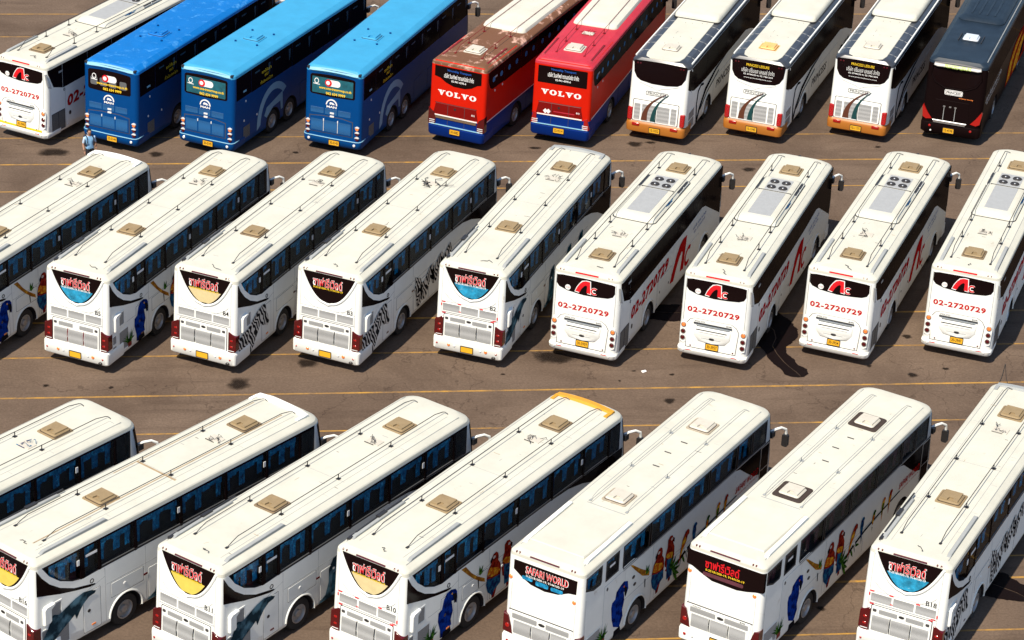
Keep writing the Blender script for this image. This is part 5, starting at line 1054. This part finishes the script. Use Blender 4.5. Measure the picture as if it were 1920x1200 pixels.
def dark(root, c):
    kn = 'dark'; K = KIND[kn]; mp = K['rear']; T = K['top']
    chassis(root, kn, BLKPAINT, STEELB, None, BLKPAINT)
    rw = part(root, 'rear_window', kn, lambda: G().prism(mp, [(-.95, 3.3), (-.98, 2.9), (-.8, 2.62), (-.4, 2.44), (.4, 2.44), (.8, 2.62), (.98, 2.9), (.95, 3.3)] + [(.9-1.8*k/6, 3.36+.04*(1-((k-3)/3)**2)) for k in range(7)], -.03, .008), BLACK)
    part(root, 'window_moulding', kn, lambda: G().tube([mp(x, z, .004) for x, z in ((-1.02, 3.3), (-1.05, 2.9), (-.86, 2.58), (-.45, 2.38), (.45, 2.38), (.86, 2.58), (1.05, 2.9), (1.02, 3.3))], .03, 6), BLKPAINT)
    vs = part(root, 'rear_visor', kn, lambda: G().prism(lambda x, z, o: (x, K['ry'](3.36)-o+(z-3.36)*.6-.08*(1-(x/1.05)**2), z), [(-1.0, 3.30)] + [(-.98+1.96*k/8, 3.43+.05*(1-((k-4)/4)**2)) for k in range(9)] + [(1.0, 3.30)] + [(.85-1.7*k/6, 3.27+.04*(1-((k-3)/3)**2)) for k in range(7)], -.1, .05, 0, .02), mat('grey_visor', (.16, .15, .14), .35))
    part(vs, 'company_lettering', kn, lambda: lettering(G(), lambda x, z, o: (x, K['ry'](3.36)-o+(z-3.36)*.6-.08*(1-(x/1.05)**2), z), 'PRINCESS LEISURE', .02, 3.36, w=1.1, h=.12, off=.056, bold=.005), GREENP, False)
    for s in (-1, 1): lamp(vs, 'visor_lamp', mp, s*.93, 3.34, .05, .05, CLR, key=kn)
    nb = part(root, 'name_badge', kn, lambda: G().prism(mp, rect(-.42, 2.10, .34, 2.32, .06), -.01, .010).__class__ and G().prism(mp, rect(-.42, 2.10, .34, 2.32, .06), -.01, .010), WHP)
    part(nb, 'badge_border', kn, lambda: G().frame(mp, rect(-.40, 2.12, .32, 2.30, .05), .015, .0, .0115), BLKTXT)
    part(nb, 'badge_lettering', kn, lambda: lettering(G(), mp, 'PRINCESS', -.04, 2.21, w=.6, h=.1, off=.0125, bold=.03), BLKTXT, False)
    part(root, 'slogan_lettering', kn, lambda: lettering(G(), mp, 'exclusive touring', .50, 2.02, w=.6, h=.06, off=.008, bold=.02), ORL, False)
    part(root, 'maker_lettering', kn, lambda: lettering(G(), mp, 'SCANIA', -.1, 1.74, w=.5, h=.09, off=.008, bold=.01), COVE, False)
    d = part(root, 'engine_door', kn, lambda: G().prism(mp, [(-.85, .95), (.75, .95), (.65, 1.85), (-.75, 1.85)], -.02, .014, 0, .01), BLKPAINT)
    for x in (-.35, .12): part(d, 'door_bar', (kn, x), lambda: G().prism(mp, rect(x-.012, 1.0, x+.012, 1.58), 0, .022), COVE)
    for x in (-.35, -.1, .12): part(d, 'door_latch', (kn, x), lambda: G().prism(mp, rect(x-.05, 1.56, x+.05, 1.62, .02), 0, .03), CHROME)
    st = part(root, 'chrome_step', kn, lambda: G().prism(mp, [(-.78, .98), (.66, .98), (.60, .84), (-.72, .84)], -.02, .07, 0, .02), CHROME)
    for s in (-1, 1):
        part(root, 'tail_light', (kn, s), lambda: G().prism(mp, [(s*.80, .98), (s*1.0, 1.22), (s*1.22, 1.55), (s*1.255, 1.46), (s*1.2, 1.02), (s*1.05, .94)], -.2, .03, 0, .015), REDL)
        lamp(root, 'bumper_light', mp, s*.86, .68, .055, .045, REDL, key=kn)
    lamp(root, 'bumper_light', mp, -.80, .47, .04, .045, CLR, key='k')
    part(root, 'rear_bumper', kn, lambda: loft(G(), [ring(z, h, y, 1.0, .22, .05) for z, h, y in ((.34, 1.2, .05), (.40, 1.26, -.0), (.76, 1.262, -.02), (.82, 1.25, .02))]), BLKPAINT)
    plate_(root, kn, .07, .58, c['plate'], -.05)
    ed = [.36, 1.9, 3.6, 5.3, 7.0, 8.7, 10.2, 11.56]
    for a, b in zip(ed, ed[1:]): part(root, 'side_window', ('K', a), lambda: G().prism(SIDE, rect(a+.008, 2.2, b-.008, 3.32, .03), -.02, .006, 0, .003), BLACK)
    part(root, 'flame_print', kn, lambda: [g for g in [G()] if all(g.flat(SIDE, q, .009+.0008*i, mi) for i, (q, mi) in enumerate((([(6.0, .5), (6.3, 1.3), (7.2, 1.9), (8.6, 2.15), (10.8, 2.1), (11.4, 1.2), (11.2, .5)], 0), ([(6.3, .6), (6.7, 1.4), (8.0, 1.9), (9.6, 1.95), (8.4, 1.6), (7.4, 1.2), (7.0, .6)], 1), ([(7.6, .6), (8.2, 1.2), (9.6, 1.6), (10.8, 1.6), (9.8, 1.2), (9.0, .6)], 1), ([(9.2, .7), (9.8, 1.1), (10.6, 1.3), (10.2, .7)], 2))))][0], [A_RED, A_YEL, A_BLK], False)
    part(root, 'side_lettering', kn, lambda: lettering(lettering(G(), SIDE, 'บริษัท ปริ้นเซส เลเชอร์ จำกัด', 2.4, 1.95, w=3.6, h=.26, off=.009, rot=.03), SIDE, 'PRINCESS LEISURE CO.,LTD.', 2.4, 1.68, w=3.0, h=.12, off=.009, rot=.03), WHP, False)
    left_band(root, kn, 2.2, 3.32)
    h = hatch(root, kn, 2.95, mat('pale_grey_hatch', (.50, .55, .60), .4), STEELB)
    for s in (-1, 1): part(root, 'roof_bar', (kn, s), lambda: G().prism(T, rect(s*.48-.02, 2.55, s*.48+.02, 3.4), -.02, .06), BLKP)
    part(root, 'roof_edge', kn, lambda: G().tube([(1.12, .7, 3.57), (1.12, 11.0, 3.57)], .022, 5), COVE)
    pd = part(root, 'roof_pod', kn, lambda: loft(G(), [[(x, y, z) for x, y in rect(-1.0+i, 5.0+i*1.2, 1.0-i, 10.4-i, .35, 5)] for z, i in ((3.5, 0), (3.66, .01), (3.76, .1), (3.80, .22))]), STEELB)
    for x in (-.5, -.17, .17, .5): part(pd, 'pod_rib', (kn, x), lambda: G().prism(lambda a, y, o: (a, y, 3.80+o), rect(x-.04, 5.6, x+.04, 9.9, .03), -.02, .03, 0, .01), STEELB)

# ------------------------------------------------------------------ ground
def ground_material():
    m = bpy.data.materials.new('brown_asphalt'); m.use_nodes = True
    nt = m.node_tree; n = nt.nodes; l = nt.links; b = n['Principled BSDF']; b.inputs['Roughness'].default_value = .92; b.inputs['Specular IOR Level'].default_value = .06
    tc = n.new('ShaderNodeTexCoord')
    def noise(s, d=6, r_=.6, dist=0.0):
        t = n.new('ShaderNodeTexNoise'); t.inputs['Scale'].default_value = s; t.inputs['Detail'].default_value = d; t.inputs['Roughness'].default_value = r_; t.inputs['Distortion'].default_value = dist
        l.new(tc.outputs['Object'], t.inputs['Vector']); return t.outputs[0]
    def rng(v, a, b_, c, d):
        r_ = n.new('ShaderNodeMapRange'); r_.inputs['From Min'].default_value = a; r_.inputs['From Max'].default_value = b_; r_.inputs['To Min'].default_value = c; r_.inputs['To Max'].default_value = d
        l.new(v, r_.inputs['Value']); return r_.outputs[0]
    def mix(a, b_, f, mode='MIX'):
        x = n.new('ShaderNodeMix'); x.data_type = 'RGBA'; x.blend_type = mode
        for sck, v in (('A', a), ('B', b_)):
            if isinstance(v, tuple): x.inputs[sck].default_value = (*v, 1)
            else: l.new(v, x.inputs[sck])
        if isinstance(f, float): x.inputs['Factor'].default_value = f
        else: l.new(f, x.inputs['Factor'])
        return x.outputs['Result']
    base = mix((.094, .065, .047), (.146, .104, .076), rng(noise(.22, 5, .6, .6), .35, .68, 0, 1))
    base = mix(base, (.165, .117, .084), rng(noise(1.3, 6, .7), .55, .80, 0, .55))
    base = mix(base, (.055, .036, .025), rng(noise(.55, 7, .72, 1.2), .60, .76, 0, .35))
    base = mix(base, (.018, .012, .010), rng(noise(5.5, 3, .55), .735, .77, 0, .8))
    grain = rng(noise(11, 9, .8), .33, .67, .74, 1.26)
    mpn = n.new('ShaderNodeMapping'); mpn.inputs['Rotation'].default_value = (0, 0, R(62)); mpn.inputs['Scale'].default_value = (.16, 1.6, 1); l.new(tc.outputs['Object'], mpn.inputs[0])
    stn = n.new('ShaderNodeTexNoise'); stn.inputs['Scale'].default_value = 1.0; stn.inputs['Detail'].default_value = 6; stn.inputs['Roughness'].default_value = .65; l.new(mpn.outputs[0], stn.inputs['Vector'])
    base = mix(base, (.060, .041, .030), rng(stn.outputs[0], .54, .72, 0, .5))
    v = n.new('ShaderNodeVectorMath'); v.operation = 'SCALE'; l.new(base, v.inputs[0]); l.new(grain, v.inputs['Scale'])
    # hairline cracks
    vo = n.new('ShaderNodeTexVoronoi'); vo.feature = 'DISTANCE_TO_EDGE'; vo.inputs['Scale'].default_value = .16
    wp = n.new('ShaderNodeVectorMath'); wp.operation = 'ADD'; nz = n.new('ShaderNodeTexNoise'); nz.inputs['Scale'].default_value = .8; nz.inputs['Detail'].default_value = 5
    l.new(tc.outputs['Object'], nz.inputs['Vector']); sc3 = n.new('ShaderNodeVectorMath'); sc3.operation = 'SCALE'; sc3.inputs['Scale'].default_value = 3.0
    l.new(nz.outputs['Color'], sc3.inputs[0]); l.new(tc.outputs['Object'], wp.inputs[0]); l.new(sc3.outputs[0], wp.inputs[1]); l.new(wp.outputs[0], vo.inputs['Vector'])
    out = mix(v.outputs[0], (.03, .02, .016), rng(vo.outputs['Distance'], .0, .006, .5, 0))
    l.new(out, b.inputs['Base Color'])
    bp = n.new('ShaderNodeBump'); bp.inputs['Strength'].default_value = .35; bp.inputs['Distance'].default_value = .02
    l.new(noise(40, 4, .7), bp.inputs['Height']); l.new(bp.outputs[0], b.inputs['Normal'])
    return m
GM = ground_material()
g = G(); g.box(-350, -120, -.3, 350, 650, 0.0)
gr = link(bpy.data.objects.new('asphalt_ground', g.mesh('asphalt_ground', [GM], False))); gr['kind'] = 'structure'

def fade_mat(name, col, rough, soft=True, spec=.5, scale=2.5):
    m = bpy.data.materials.new(name); m.use_nodes = True
    n = m.node_tree.nodes; l = m.node_tree.links; b = n['Principled BSDF']; b.inputs['Base Color'].default_value = (*col, 1)
    b.inputs['Roughness'].default_value = rough; b.inputs['Specular IOR Level'].default_value = spec
    at = n.new('ShaderNodeAttribute'); at.attribute_name = 'fade'; tc = n.new('ShaderNodeTexCoord'); nz = n.new('ShaderNodeTexNoise'); nz.inputs['Scale'].default_value = scale; nz.inputs['Detail'].default_value = 7; nz.inputs['Roughness'].default_value = .65
    l.new(tc.outputs['Object'], nz.inputs['Vector'])
    a = n.new('ShaderNodeMath'); a.operation = 'MULTIPLY_ADD'; a.inputs[1].default_value = .9; l.new(nz.outputs[0], a.inputs[0]); l.new(at.outputs['Fac'], a.inputs[2])
    mr = n.new('ShaderNodeMapRange'); mr.inputs['From Min'].default_value = .62; mr.inputs['From Max'].default_value = 1.05 if soft else .66; mr.inputs['To Max'].default_value = .72 if soft else .97
    l.new(a.outputs[0], mr.inputs['Value']); l.new(mr.outputs[0], b.inputs['Alpha'])
    return m
def fade_patch(name, m_, rings_, z):
    """concentric outline rings; attribute fade runs from 1 in the middle to 0 at the rim"""
    me = bpy.data.meshes.new(name); v = []; f = []; fd = []
    n = len(rings_[0]); k_ = len(rings_)
    for i, r_ in enumerate(rings_):
        for x, y in r_: v.append((x, y, z)); fd.append(1-i/(k_-1))
    for i in range(k_-1):
        for j in range(n): f.append((i*n+j, i*n+(j+1) % n, (i+1)*n+(j+1) % n, (i+1)*n+j))
    me.from_pydata(v, [], f); at = me.attributes.new('fade', 'FLOAT', 'POINT')
    for i, x in enumerate(fd): at.data[i].value = x
    me.materials.append(m_); o = link(bpy.data.objects.new(name, me)); o['kind'] = 'structure'; return o
# worn yellow bay lines
LINE = bpy.data.materials.new('worn_yellow_line'); LINE.use_nodes = True
def line_material(m):
    n = m.node_tree.nodes; l = m.node_tree.links; b = n['Principled BSDF']; b.inputs['Roughness'].default_value = .8
    tc = n.new('ShaderNodeTexCoord'); a = n.new('ShaderNodeTexNoise'); a.inputs['Scale'].default_value = 1.2; a.inputs['Detail'].default_value = 8; a.inputs['Roughness'].default_value = .75
    l.new(tc.outputs['Object'], a.inputs['Vector'])
    mr = n.new('ShaderNodeMapRange'); mr.inputs['From Min'].default_value = .36; mr.inputs['From Max'].default_value = .62
    l.new(a.outputs[0], mr.inputs['Value'])
    mx = n.new('ShaderNodeMix'); mx.data_type = 'RGBA'; mx.inputs['A'].default_value = (.44, .23, .03, 1); mx.inputs['B'].default_value = (.15, .09, .045, 1)
    l.new(mr.outputs[0], mx.inputs['Factor']); l.new(mx.outputs['Result'], b.inputs['Base Color'])
line_material(LINE)
for y, wd, x0, x1 in ((117.4, .12, -40, 80), (114.6, .12, -40, 80), (103.3, .09, -40, 80), (100.65, .14, -40, 80), (98.05, .11, -40, 80), (86.85, .15, -40, 80), (84.22, .11, -40, 80), (81.35, .13, -40, 80), (78.75, .11, -40, 80), (73.55, .14, -40, 80), (70.1, .10, 23, 80), (68.85, .15, 12, 80), (66.02, .10, -40, 80)):
    o = link(bpy.data.objects.new('painted_line', G().box(x0, y-wd*.36, .002, x1, y+wd*.36, .006).mesh('painted_line', [LINE], False))); o['kind'] = 'structure'
OIL = fade_mat('oil_stain', (.012, .008, .006), .8, True, .1); WET = fade_mat('wet_asphalt', (.006, .003, .003), .7, False, .08, 1.6)
rnd = random.Random(3)
def blob(x, y, rx, ry, m_, z, name, rot=0.0, wob=.18):
    n = 28; ph = [rnd.uniform(0, 6.3) for _ in range(4)]
    out = [1+wob*(math.sin(2*math.pi*k/n*2+ph[0])+.6*math.sin(2*math.pi*k/n*3+ph[1])+.5*math.sin(2*math.pi*k/n*5+ph[2]))/1.6 for k in range(n)]
    rs = []
    for s in (.02, .35, .65, 1.0):
        q = []
        for k in range(n):
            a = 2*math.pi*k/n; dx, dy = rx*s*out[k]*math.cos(a), ry*s*out[k]*math.sin(a)
            q.append((x+dx*math.cos(rot)-dy*math.sin(rot), y+dx*math.sin(rot)+dy*math.cos(rot)))
        rs.append(q)
    fade_patch(name, m_, rs, z)
for i, (x, y, rx, ry) in enumerate(((-5.5, 101.85, .6, .45), (-1.4, 101.6, .3, .28), (3.9, 83.55, .34, .38), (1.5, 82.1, .42, .38), (4.2, 101.7, .16, .12), (18.2, 102.35, .36, .26), (18.9, 102.5, .22, .15), (14.8, 67.2, .14, .14), (18.6, 67.4, .13, .14), (-5.0, 82.2, .13, .12), (-2.8, 82.0, .10, .10), (12.5, 83.7, .7, .5), (25.5, 84.9, .2, .16), (16.1, 80.4, .22, .18), (22.5, 99.7, .3, .22), (25.0, 82.0, .2, .16), (14.0, 102.0, .24, .16), (16.5, 82.3, .10, .08), (15.2, 82.6, .09, .07), (14.6, 81.9, .07, .08), (23.6, 82.7, .10, .09), (26.3, 82.4, .12, .10), (10.6, 82.5, .08, .07), (6.6, 101.4, .12, .1), (28.4, 101.9, .14, .1))):
    blob(x, y, rx*1.35, ry*1.35, OIL, .0085+i*.0002, 'oil_stain')
def spill(path, z):
    """a spill that runs along a path of (x, y, half width)"""
    n = len(path); L = []; Rr = []
    for i, (x, y, h) in enumerate(path):
        a = path[max(0, i-1)]; b = path[min(n-1, i+1)]; dx, dy = b[0]-a[0], b[1]-a[1]; d = math.hypot(dx, dy)
        L.append((x-dy/d*h, y+dx/d*h)); Rr.append((x+dy/d*h, y-dx/d*h))
    out = L + Rr[::-1]; mid = [(p[0], p[1]) for p in path] + [(p[0], p[1]) for p in path][::-1]
    rs = [[(m_[0]+(o[0]-m_[0])*s, m_[1]+(o[1]-m_[1])*s) for m_, o in zip(mid, out)] for s in (.02, .5, .8, 1.0)]
    fade_patch('wet_spill', WET, rs, z)
spill([(19.7, 88.2, .4), (20.1, 87.3, .9), (20.5, 86.3, 1.0), (20.75, 85.5, 1.05), (20.7, 84.9, .8), (20.45, 84.3, .55), (20.5, 83.7, .42), (20.62, 83.1, .50), (20.75, 82.7, .40), (20.9, 82.35, .52), (20.98, 82.1, .40), (21.0, 81.95, .12)], .0150)
spill([(15.6, 87.6, .3), (16.2, 87.2, .7), (17.2, 87.0, .75), (18.2, 87.0, .7), (18.9, 87.2, .2)], .0158)
spill([(22.9, 69.4, .3), (23.5, 69.0, .7), (24.2, 68.5, .85), (24.8, 68.0, .65), (25.1, 67.6, .25)], .0154)

# ------------------------------------------------------------------ the coaches
POS = {'M2':(-4.001,83.452,29.25),'M3':(0.304,83.296,29.33),'M4':(4.511,83.218,29.14),'M5':(9.427,83.364,26.83),'M6':(13.419,83.245,28.10),'M7':(17.931,82.819,26.31),'M8':(22.319,83.058,27.65),'M9':(26.764,83.093,26.50),'M1':(-8.730,83.576,31.85),
'B1':(-11.070,65.710,44.93),'B2':(-5.503,65.885,45.08),'B3':(-0.367,65.207,41.78),'B4':(4.733,64.957,39.66),'B5':(9.725,64.660,37.78),'B6':(14.924,64.759,37.89),'B7':(20.167,64.371,33.00),
'T2':(-3.236,102.099,30.32),'T3':(0.589,101.594,30.88),'T4':(5.649,101.562,27.13),'T5':(10.716,102.132,30.35),'T6':(15.010,102.259,24.55),'T7':(19.031,102.491,26.02),'T8':(23.132,102.619,27.04),'T9':(27.570,102.678,26.87),'T10':(31.472,102.255,25.60),'T1':(-6.809,102.994,34.15)}
G1, G2, G3, G4, G5, G6 = 'white coaches with a bowl-shaped rear window', 'white coaches with parrots and plain rears', 'white coaches with a red telephone number', 'blue coaches in the back row', 'red and blue coaches in the back row', 'white coaches with brown and green stripes'
BUSES = [
 ('M1', safari, 'white coach cut by the left edge, middle row, person standing at its front end', G1, dict(seed=1, curtain='blue', art='parrot', deflector=WHITE)),
 ('M2', safari, 'white coach numbered B5, blue curtain in its rear window, parrot on its side', G1, dict(seed=2, fleet='B5', curtain='blue', art='parrot', redh=1, nobadge=1)),
 ('M3', safari, 'white coach numbered B4, zebra on its side and pale curtain in rear window', G1, dict(seed=3, fleet='B4', curtain='beige', art='zebra', fcurt=1)),
 ('M4', safari, 'white coach numbered B3, zebra on its side and no curtain in rear window', G1, dict(seed=4, fleet='B3', art='zebra', bigjunk=1, fcurt=1)),
 ('M5', safari, 'white coach numbered B2 with shiny blue rear curtain and red tape marks', G1, dict(seed=5, fleet='B2', curtain='blue', art='dolphin', tape=1, deflector=COVE)),
 ('M6', phone, 'white coach with red 02-2720729, beside the zebra and dolphin coaches, plate 30-3959', G3, dict(seed=6, disc='C122', plate='30-3959')),
 ('M7', phone, 'white coach with red telephone number, large wet spill on the ground at its right', G3, dict(seed=7, disc='C123', plate='30-3957')),
 ('M8', phone, 'white coach with red telephone number, wet spill at its left, plate 30-3954', G3, dict(seed=8, disc='C120', plate='30-3954')),
 ('M9', phone, 'white coach with red telephone number at the right end of the middle row', G3, dict(seed=9, disc='C119', plate='30-3947')),
 ('B1', safari, 'white coach in front row at left edge, only its front half in view', G1, dict(seed=10, curtain='yellow', fcurt=0, junkm=A_LBL)),
 ('B2', safari, 'white coach numbered B16 with brown roof seams and dolphin on its side', G1, dict(seed=11, fleet='B16', curtain='yellow', art='dolphin', deflector=WHITE, seams=1)),
 ('B3', safari, 'white coach numbered B11, yellow rear curtain and leaping dolphin on its side', G1, dict(seed=12, fleet='B11', curtain='yellow', art='dolphin')),
 ('B4', safari, 'white coach numbered B10 with a yellow bar across its roof front', G1, dict(seed=13, fleet='B10', curtain='beige', art='parrot', deflector=GOLDY, tape=1)),
 ('B5', old_safari, 'white coach with Safari World in English on its small rear window', G2, dict(seed=14, wrap=0)),
 ('B6', old_safari, 'white parrot coach with red Thai rear lettering and dark-sealed roof hatches', G2, dict(seed=15, wrap=1)),
 ('B7', safari, 'white coach numbered B18 at right end of the front row, bright blue curtain', G1, dict(seed=16, fleet='B18', curtain='blue', art='zebra', tape=1, deflector=COVE)),
 ('T1', phone, 'white coach with red number and yellow bumper stripe, back row left corner', G3, dict(seed=17, disc='C121', plate='30-3943', stripe=1)),
 ('T2', blue, 'blue coach with deep blue roof and seats seen in its rear window', G4, dict(roof=BLUE_T2, seats=1, plate='30-0144')),
 ('T3', blue, 'blue coach with faded pale roof, between two other blue coaches', G4, dict(roof=BLUE_T3, seats=0, ring=1, plate='30-0145')),
 ('T4', blue, 'blue coach with pale roof parked next to the red coach', G4, dict(roof=BLUE_T3, seats=0, ring=1, bars=1, plate='30-0143')),
 ('T5', red, 'red coach with rust-stained peeling roof and curved rear window', G5, dict(roof=RUSTY, bowl=1, plate='30-0082')),
 ('T6', red, 'red coach with pinkish roof and rectangular rear window', G5, dict(roof=PINK, bowl=0, plate='33-9514')),
 ('T7', stripe, 'white striped coach with amber bumper and blank black rear window', G6, dict(text=0, hatch=HATCHW, plate='10-1052')),
 ('T8', stripe, 'white striped coach with an orange roof hatch and amber bumper', G6, dict(text='a', hatch=HATCHO, plate='10-1045')),
 ('T9', stripe, 'white striped coach beside the black coach, lettered rear window', G6, dict(text='b', hatch=HATCHW, plate='10-1175')),
 ('T10', dark, 'black coach with sky-tinted roof and flames on its side', None, dict(plate='10-4598')),
]
T_BR = mat('brown_roof_seam', (.36, .26, .15), .8, var=.3)
for key, fn, label, grp, c in BUSES:
    x, y, h = POS[key]
    h += {'M1': .5, 'M2': .8, 'M3': .9, 'M4': .7, 'B2': .2, 'B3': .2, 'B4': .2}.get(key, 0)
    root = thing('coach', label, 'bus', (x, y, 0), -R(h), grp)
    if key[0] == 'B': root.scale = (1, 1.025, 1)       # the front-row coaches are a little longer
    fn(root, c)
    if key == 'B7':
        part(root, 'roof_aerial', 'b18', lambda: G().tube([(-1.05, 11.45, 3.5), (-.98, 11.5, 3.85), (-.95, 11.55, 4.25)], .014, 5).tube([(-.72, 11.45, 3.5), (-.86, 11.5, 3.85), (-.94, 11.55, 4.22)], .010, 5), BLKP)
    if c.get('seams'):
        T = KIND['safari']['top']
        part(root, 'roof_sealant', 'b16', lambda: G().prism(T, rect(-.74, 5.9, .85, 5.97), -.02, .007).prism(T, rect(.40, .9, .44, 10.8), -.02, .006).prism(T, rect(-.78, 5.0, -.75, 10.8), -.02, .006), T_BR)

for k, (x, y, rz) in enumerate(((15.55, 82.55, .5),)):
    pc = link(bpy.data.objects.new('paper_scrap', G().prism(lambda a, b, o: (a, b, o), [(-.10, -.07), (.09, -.05), (.11, .06), (-.07, .08)], .007, .02, 0, .004).mesh('paper_scrap', [WHP], False)))
    pc.location = (x, y, 0); pc.rotation_euler = (0, 0, rz); pc['label'] = 'scrap of white paper lying on the brown asphalt between the coach rows'; pc['category'] = 'litter'
# ------------------------------------------------------------------ the person behind the first middle-row coach
SKIN = mat('skin', (.36, .19, .12), .6); HAIR = mat('black_hair', (.012, .009, .008), .6)
SHIRT = mat('pale_blue_shirt', (.45, .56, .68), .8, var=.1, vscale=12); VEST = mat('sky_blue_vest', (.22, .44, .68), .8, var=.1, vscale=10)
TROU = mat('black_trousers', (.015, .015, .02), .85); BAG = mat('dark_rucksack', (.03, .02, .025), .8)
def skin_mesh(name, pts, edges, rad, mats, pick=None, sub=2):
    me = bpy.data.meshes.new(name); me.from_pydata(pts, edges, []); o = bpy.data.objects.new(name, me); COL.objects.link(o)
    sk = o.modifiers.new('s', 'SKIN'); ss = o.modifiers.new('d', 'SUBSURF'); ss.levels = sub; ss.render_levels = sub
    if not me.skin_vertices: me.attributes
    for i, r_ in enumerate(rad): me.skin_vertices[0].data[i].radius = r_ if isinstance(r_, tuple) else (r_, r_)
    me.skin_vertices[0].data[0].use_root = True
    dg = bpy.context.evaluated_depsgraph_get(); dg.update()
    res = bpy.data.meshes.new_from_object(o.evaluated_get(dg)); bpy.data.objects.remove(o)
    res.materials.clear()
    for m_ in mats: res.materials.append(m_)
    for p in res.polygons:
        p.use_smooth = True
        if pick: p.material_index = pick(res, p)
    return res
def person(loc, rz):
    t = thing('person', 'person in a pale blue shirt with a dark rucksack standing behind a blue coach', 'person', loc, rz)
    P = [(0, 0, .98), (0, .01, 1.12), (0, .0, 1.28), (0, -.01, 1.42), (0, 0, 1.50), (0, .02, 1.58), (0, .03, 1.66), (0, .02, 1.75),
         (-.10, 0, .92), (-.11, .02, .52), (-.12, 0, .10), (-.12, .12, .05), (.10, 0, .92), (.12, .10, .54), (.13, .04, .12), (.13, .17, .05),
         (-.20, -.01, 1.42), (-.25, -.02, 1.15), (-.26, .06, .92), (.20, -.01, 1.42), (.26, -.01, 1.16), (.27, .12, .95)]
    E = [(0, 1), (1, 2), (2, 3), (3, 4), (4, 5), (5, 6), (6, 7), (0, 8), (8, 9), (9, 10), (10, 11), (0, 12), (12, 13), (13, 14), (14, 15), (3, 16), (16, 17), (17, 18), (3, 19), (19, 20), (20, 21)]
    r_ = [(.16, .115), (.15, .105), (.17, .115), (.17, .105), (.06, .06), (.06, .065), (.085, .10), (.07, .08), .09, .062, .045, (.045, .035), .09, .062, .045, (.045, .035), .065, .045, .033, .065, .045, .033]
    def pick(me, p):
        x, y, z = p.center
        if z > 1.50 or z < 0: return 1
        if abs(x) > .20 and z < 1.22: return 1
        if z < .98 and abs(x) < .24: return 2
        if abs(x) > .19: return 3
        return 0
    body = skin_mesh('figure', P, E, r_, [VEST, SKIN, TROU, SHIRT], pick)
    b = link(bpy.data.objects.new('figure', body), t)
    g = G()
    n = 10
    rows = []
    for i in range(6):
        a = R(88-22*i); rows.append([(.094*math.cos(a)*math.cos(q*2*math.pi/n), .012+.112*math.cos(a)*math.sin(q*2*math.pi/n)-.012, 1.69+.118*math.sin(a)) for q in range(n)])
    k0 = 0
    for rw_ in rows: g.v += rw_
    for i in range(5):
        for q in range(n):
            zz = rows[i+1][q][2]; yy = rows[i+1][q][1]
            if yy > .04 and zz < 1.74: continue
            j = (q+1) % n; g.face((i*n+q, i*n+j, (i+1)*n+j, (i+1)*n+q))
    part(t, 'hair', None, g, HAIR)
    for s in (-1, 1):
        part(t, 'eye', s, lambda: G().lathe([(-.012, .006), (.012, .006)], s*.034, .118, 1.685, 8), HAIR)
        hp = [(s*.265, .07 if s < 0 else .135, .91 if s < 0 else .94), (s*.265, .09 if s < 0 else .17, .86 if s < 0 else .89)]
        pts = [hp[0], hp[1]]; ed_ = [(0, 1)]; rd = [(.032, .02), (.036, .018)]
        for k, (dx, dy, L) in enumerate(((-.024, 0, .075), (-.008, .004, .085), (.008, .004, .08), (.022, 0, .06))):
            a = len(pts); q = hp[1]; pts += [(q[0]+dx, q[1]+.01+dy, q[2]-L*.5), (q[0]+dx*1.1, q[1]+.03+dy, q[2]-L)]; ed_ += [(1, a), (a, a+1)]; rd += [.0095, .008]
        a = len(pts); q = hp[0]; pts += [(q[0]-s*.03, q[1]+.03, q[2]-.03), (q[0]-s*.04, q[1]+.05, q[2]-.07)]; ed_ += [(0, a), (a, a+1)]; rd += [.012, .009]
        link(bpy.data.objects.new('hand', skin_mesh('hand', pts, ed_, rd, [SKIN], None, 1)), t)
    part(t, 'nose', None, G().prism(lambda x, z, o: (x, .115+o, z), [(-.016, 1.645), (.016, 1.645), (.006, 1.69), (-.006, 1.69)], -.01, .022, 0, .006), SKIN)
    part(t, 'collar', None, G().tube([(-.09, .06, 1.47), (-.08, -.07, 1.50), (.08, -.07, 1.50), (.09, .06, 1.47)], .02, 6), SHIRT)
    bg_ = thing('rucksack', 'dark rucksack worn on the back of the person in pale blue', 'rucksack', loc, rz)
    part(bg_, 'bag', None, G().prism(lambda x, z, o: (x, -.13-o, z), rect(-.17, 1.02, .17, 1.48, .07, 4), -.04, .16, 0, .05), BAG)
    for s in (-1, 1): part(bg_, 'strap', s, lambda: G().tube([(s*.12, -.12, 1.44), (s*.13, -.02, 1.535), (s*.125, .10, 1.46), (s*.13, .145, 1.30), (s*.16, .06, 1.10), (s*.15, -.12, 1.06)], .02, 6), BAG)
person((-3.98, 100.05, 0), R(200))
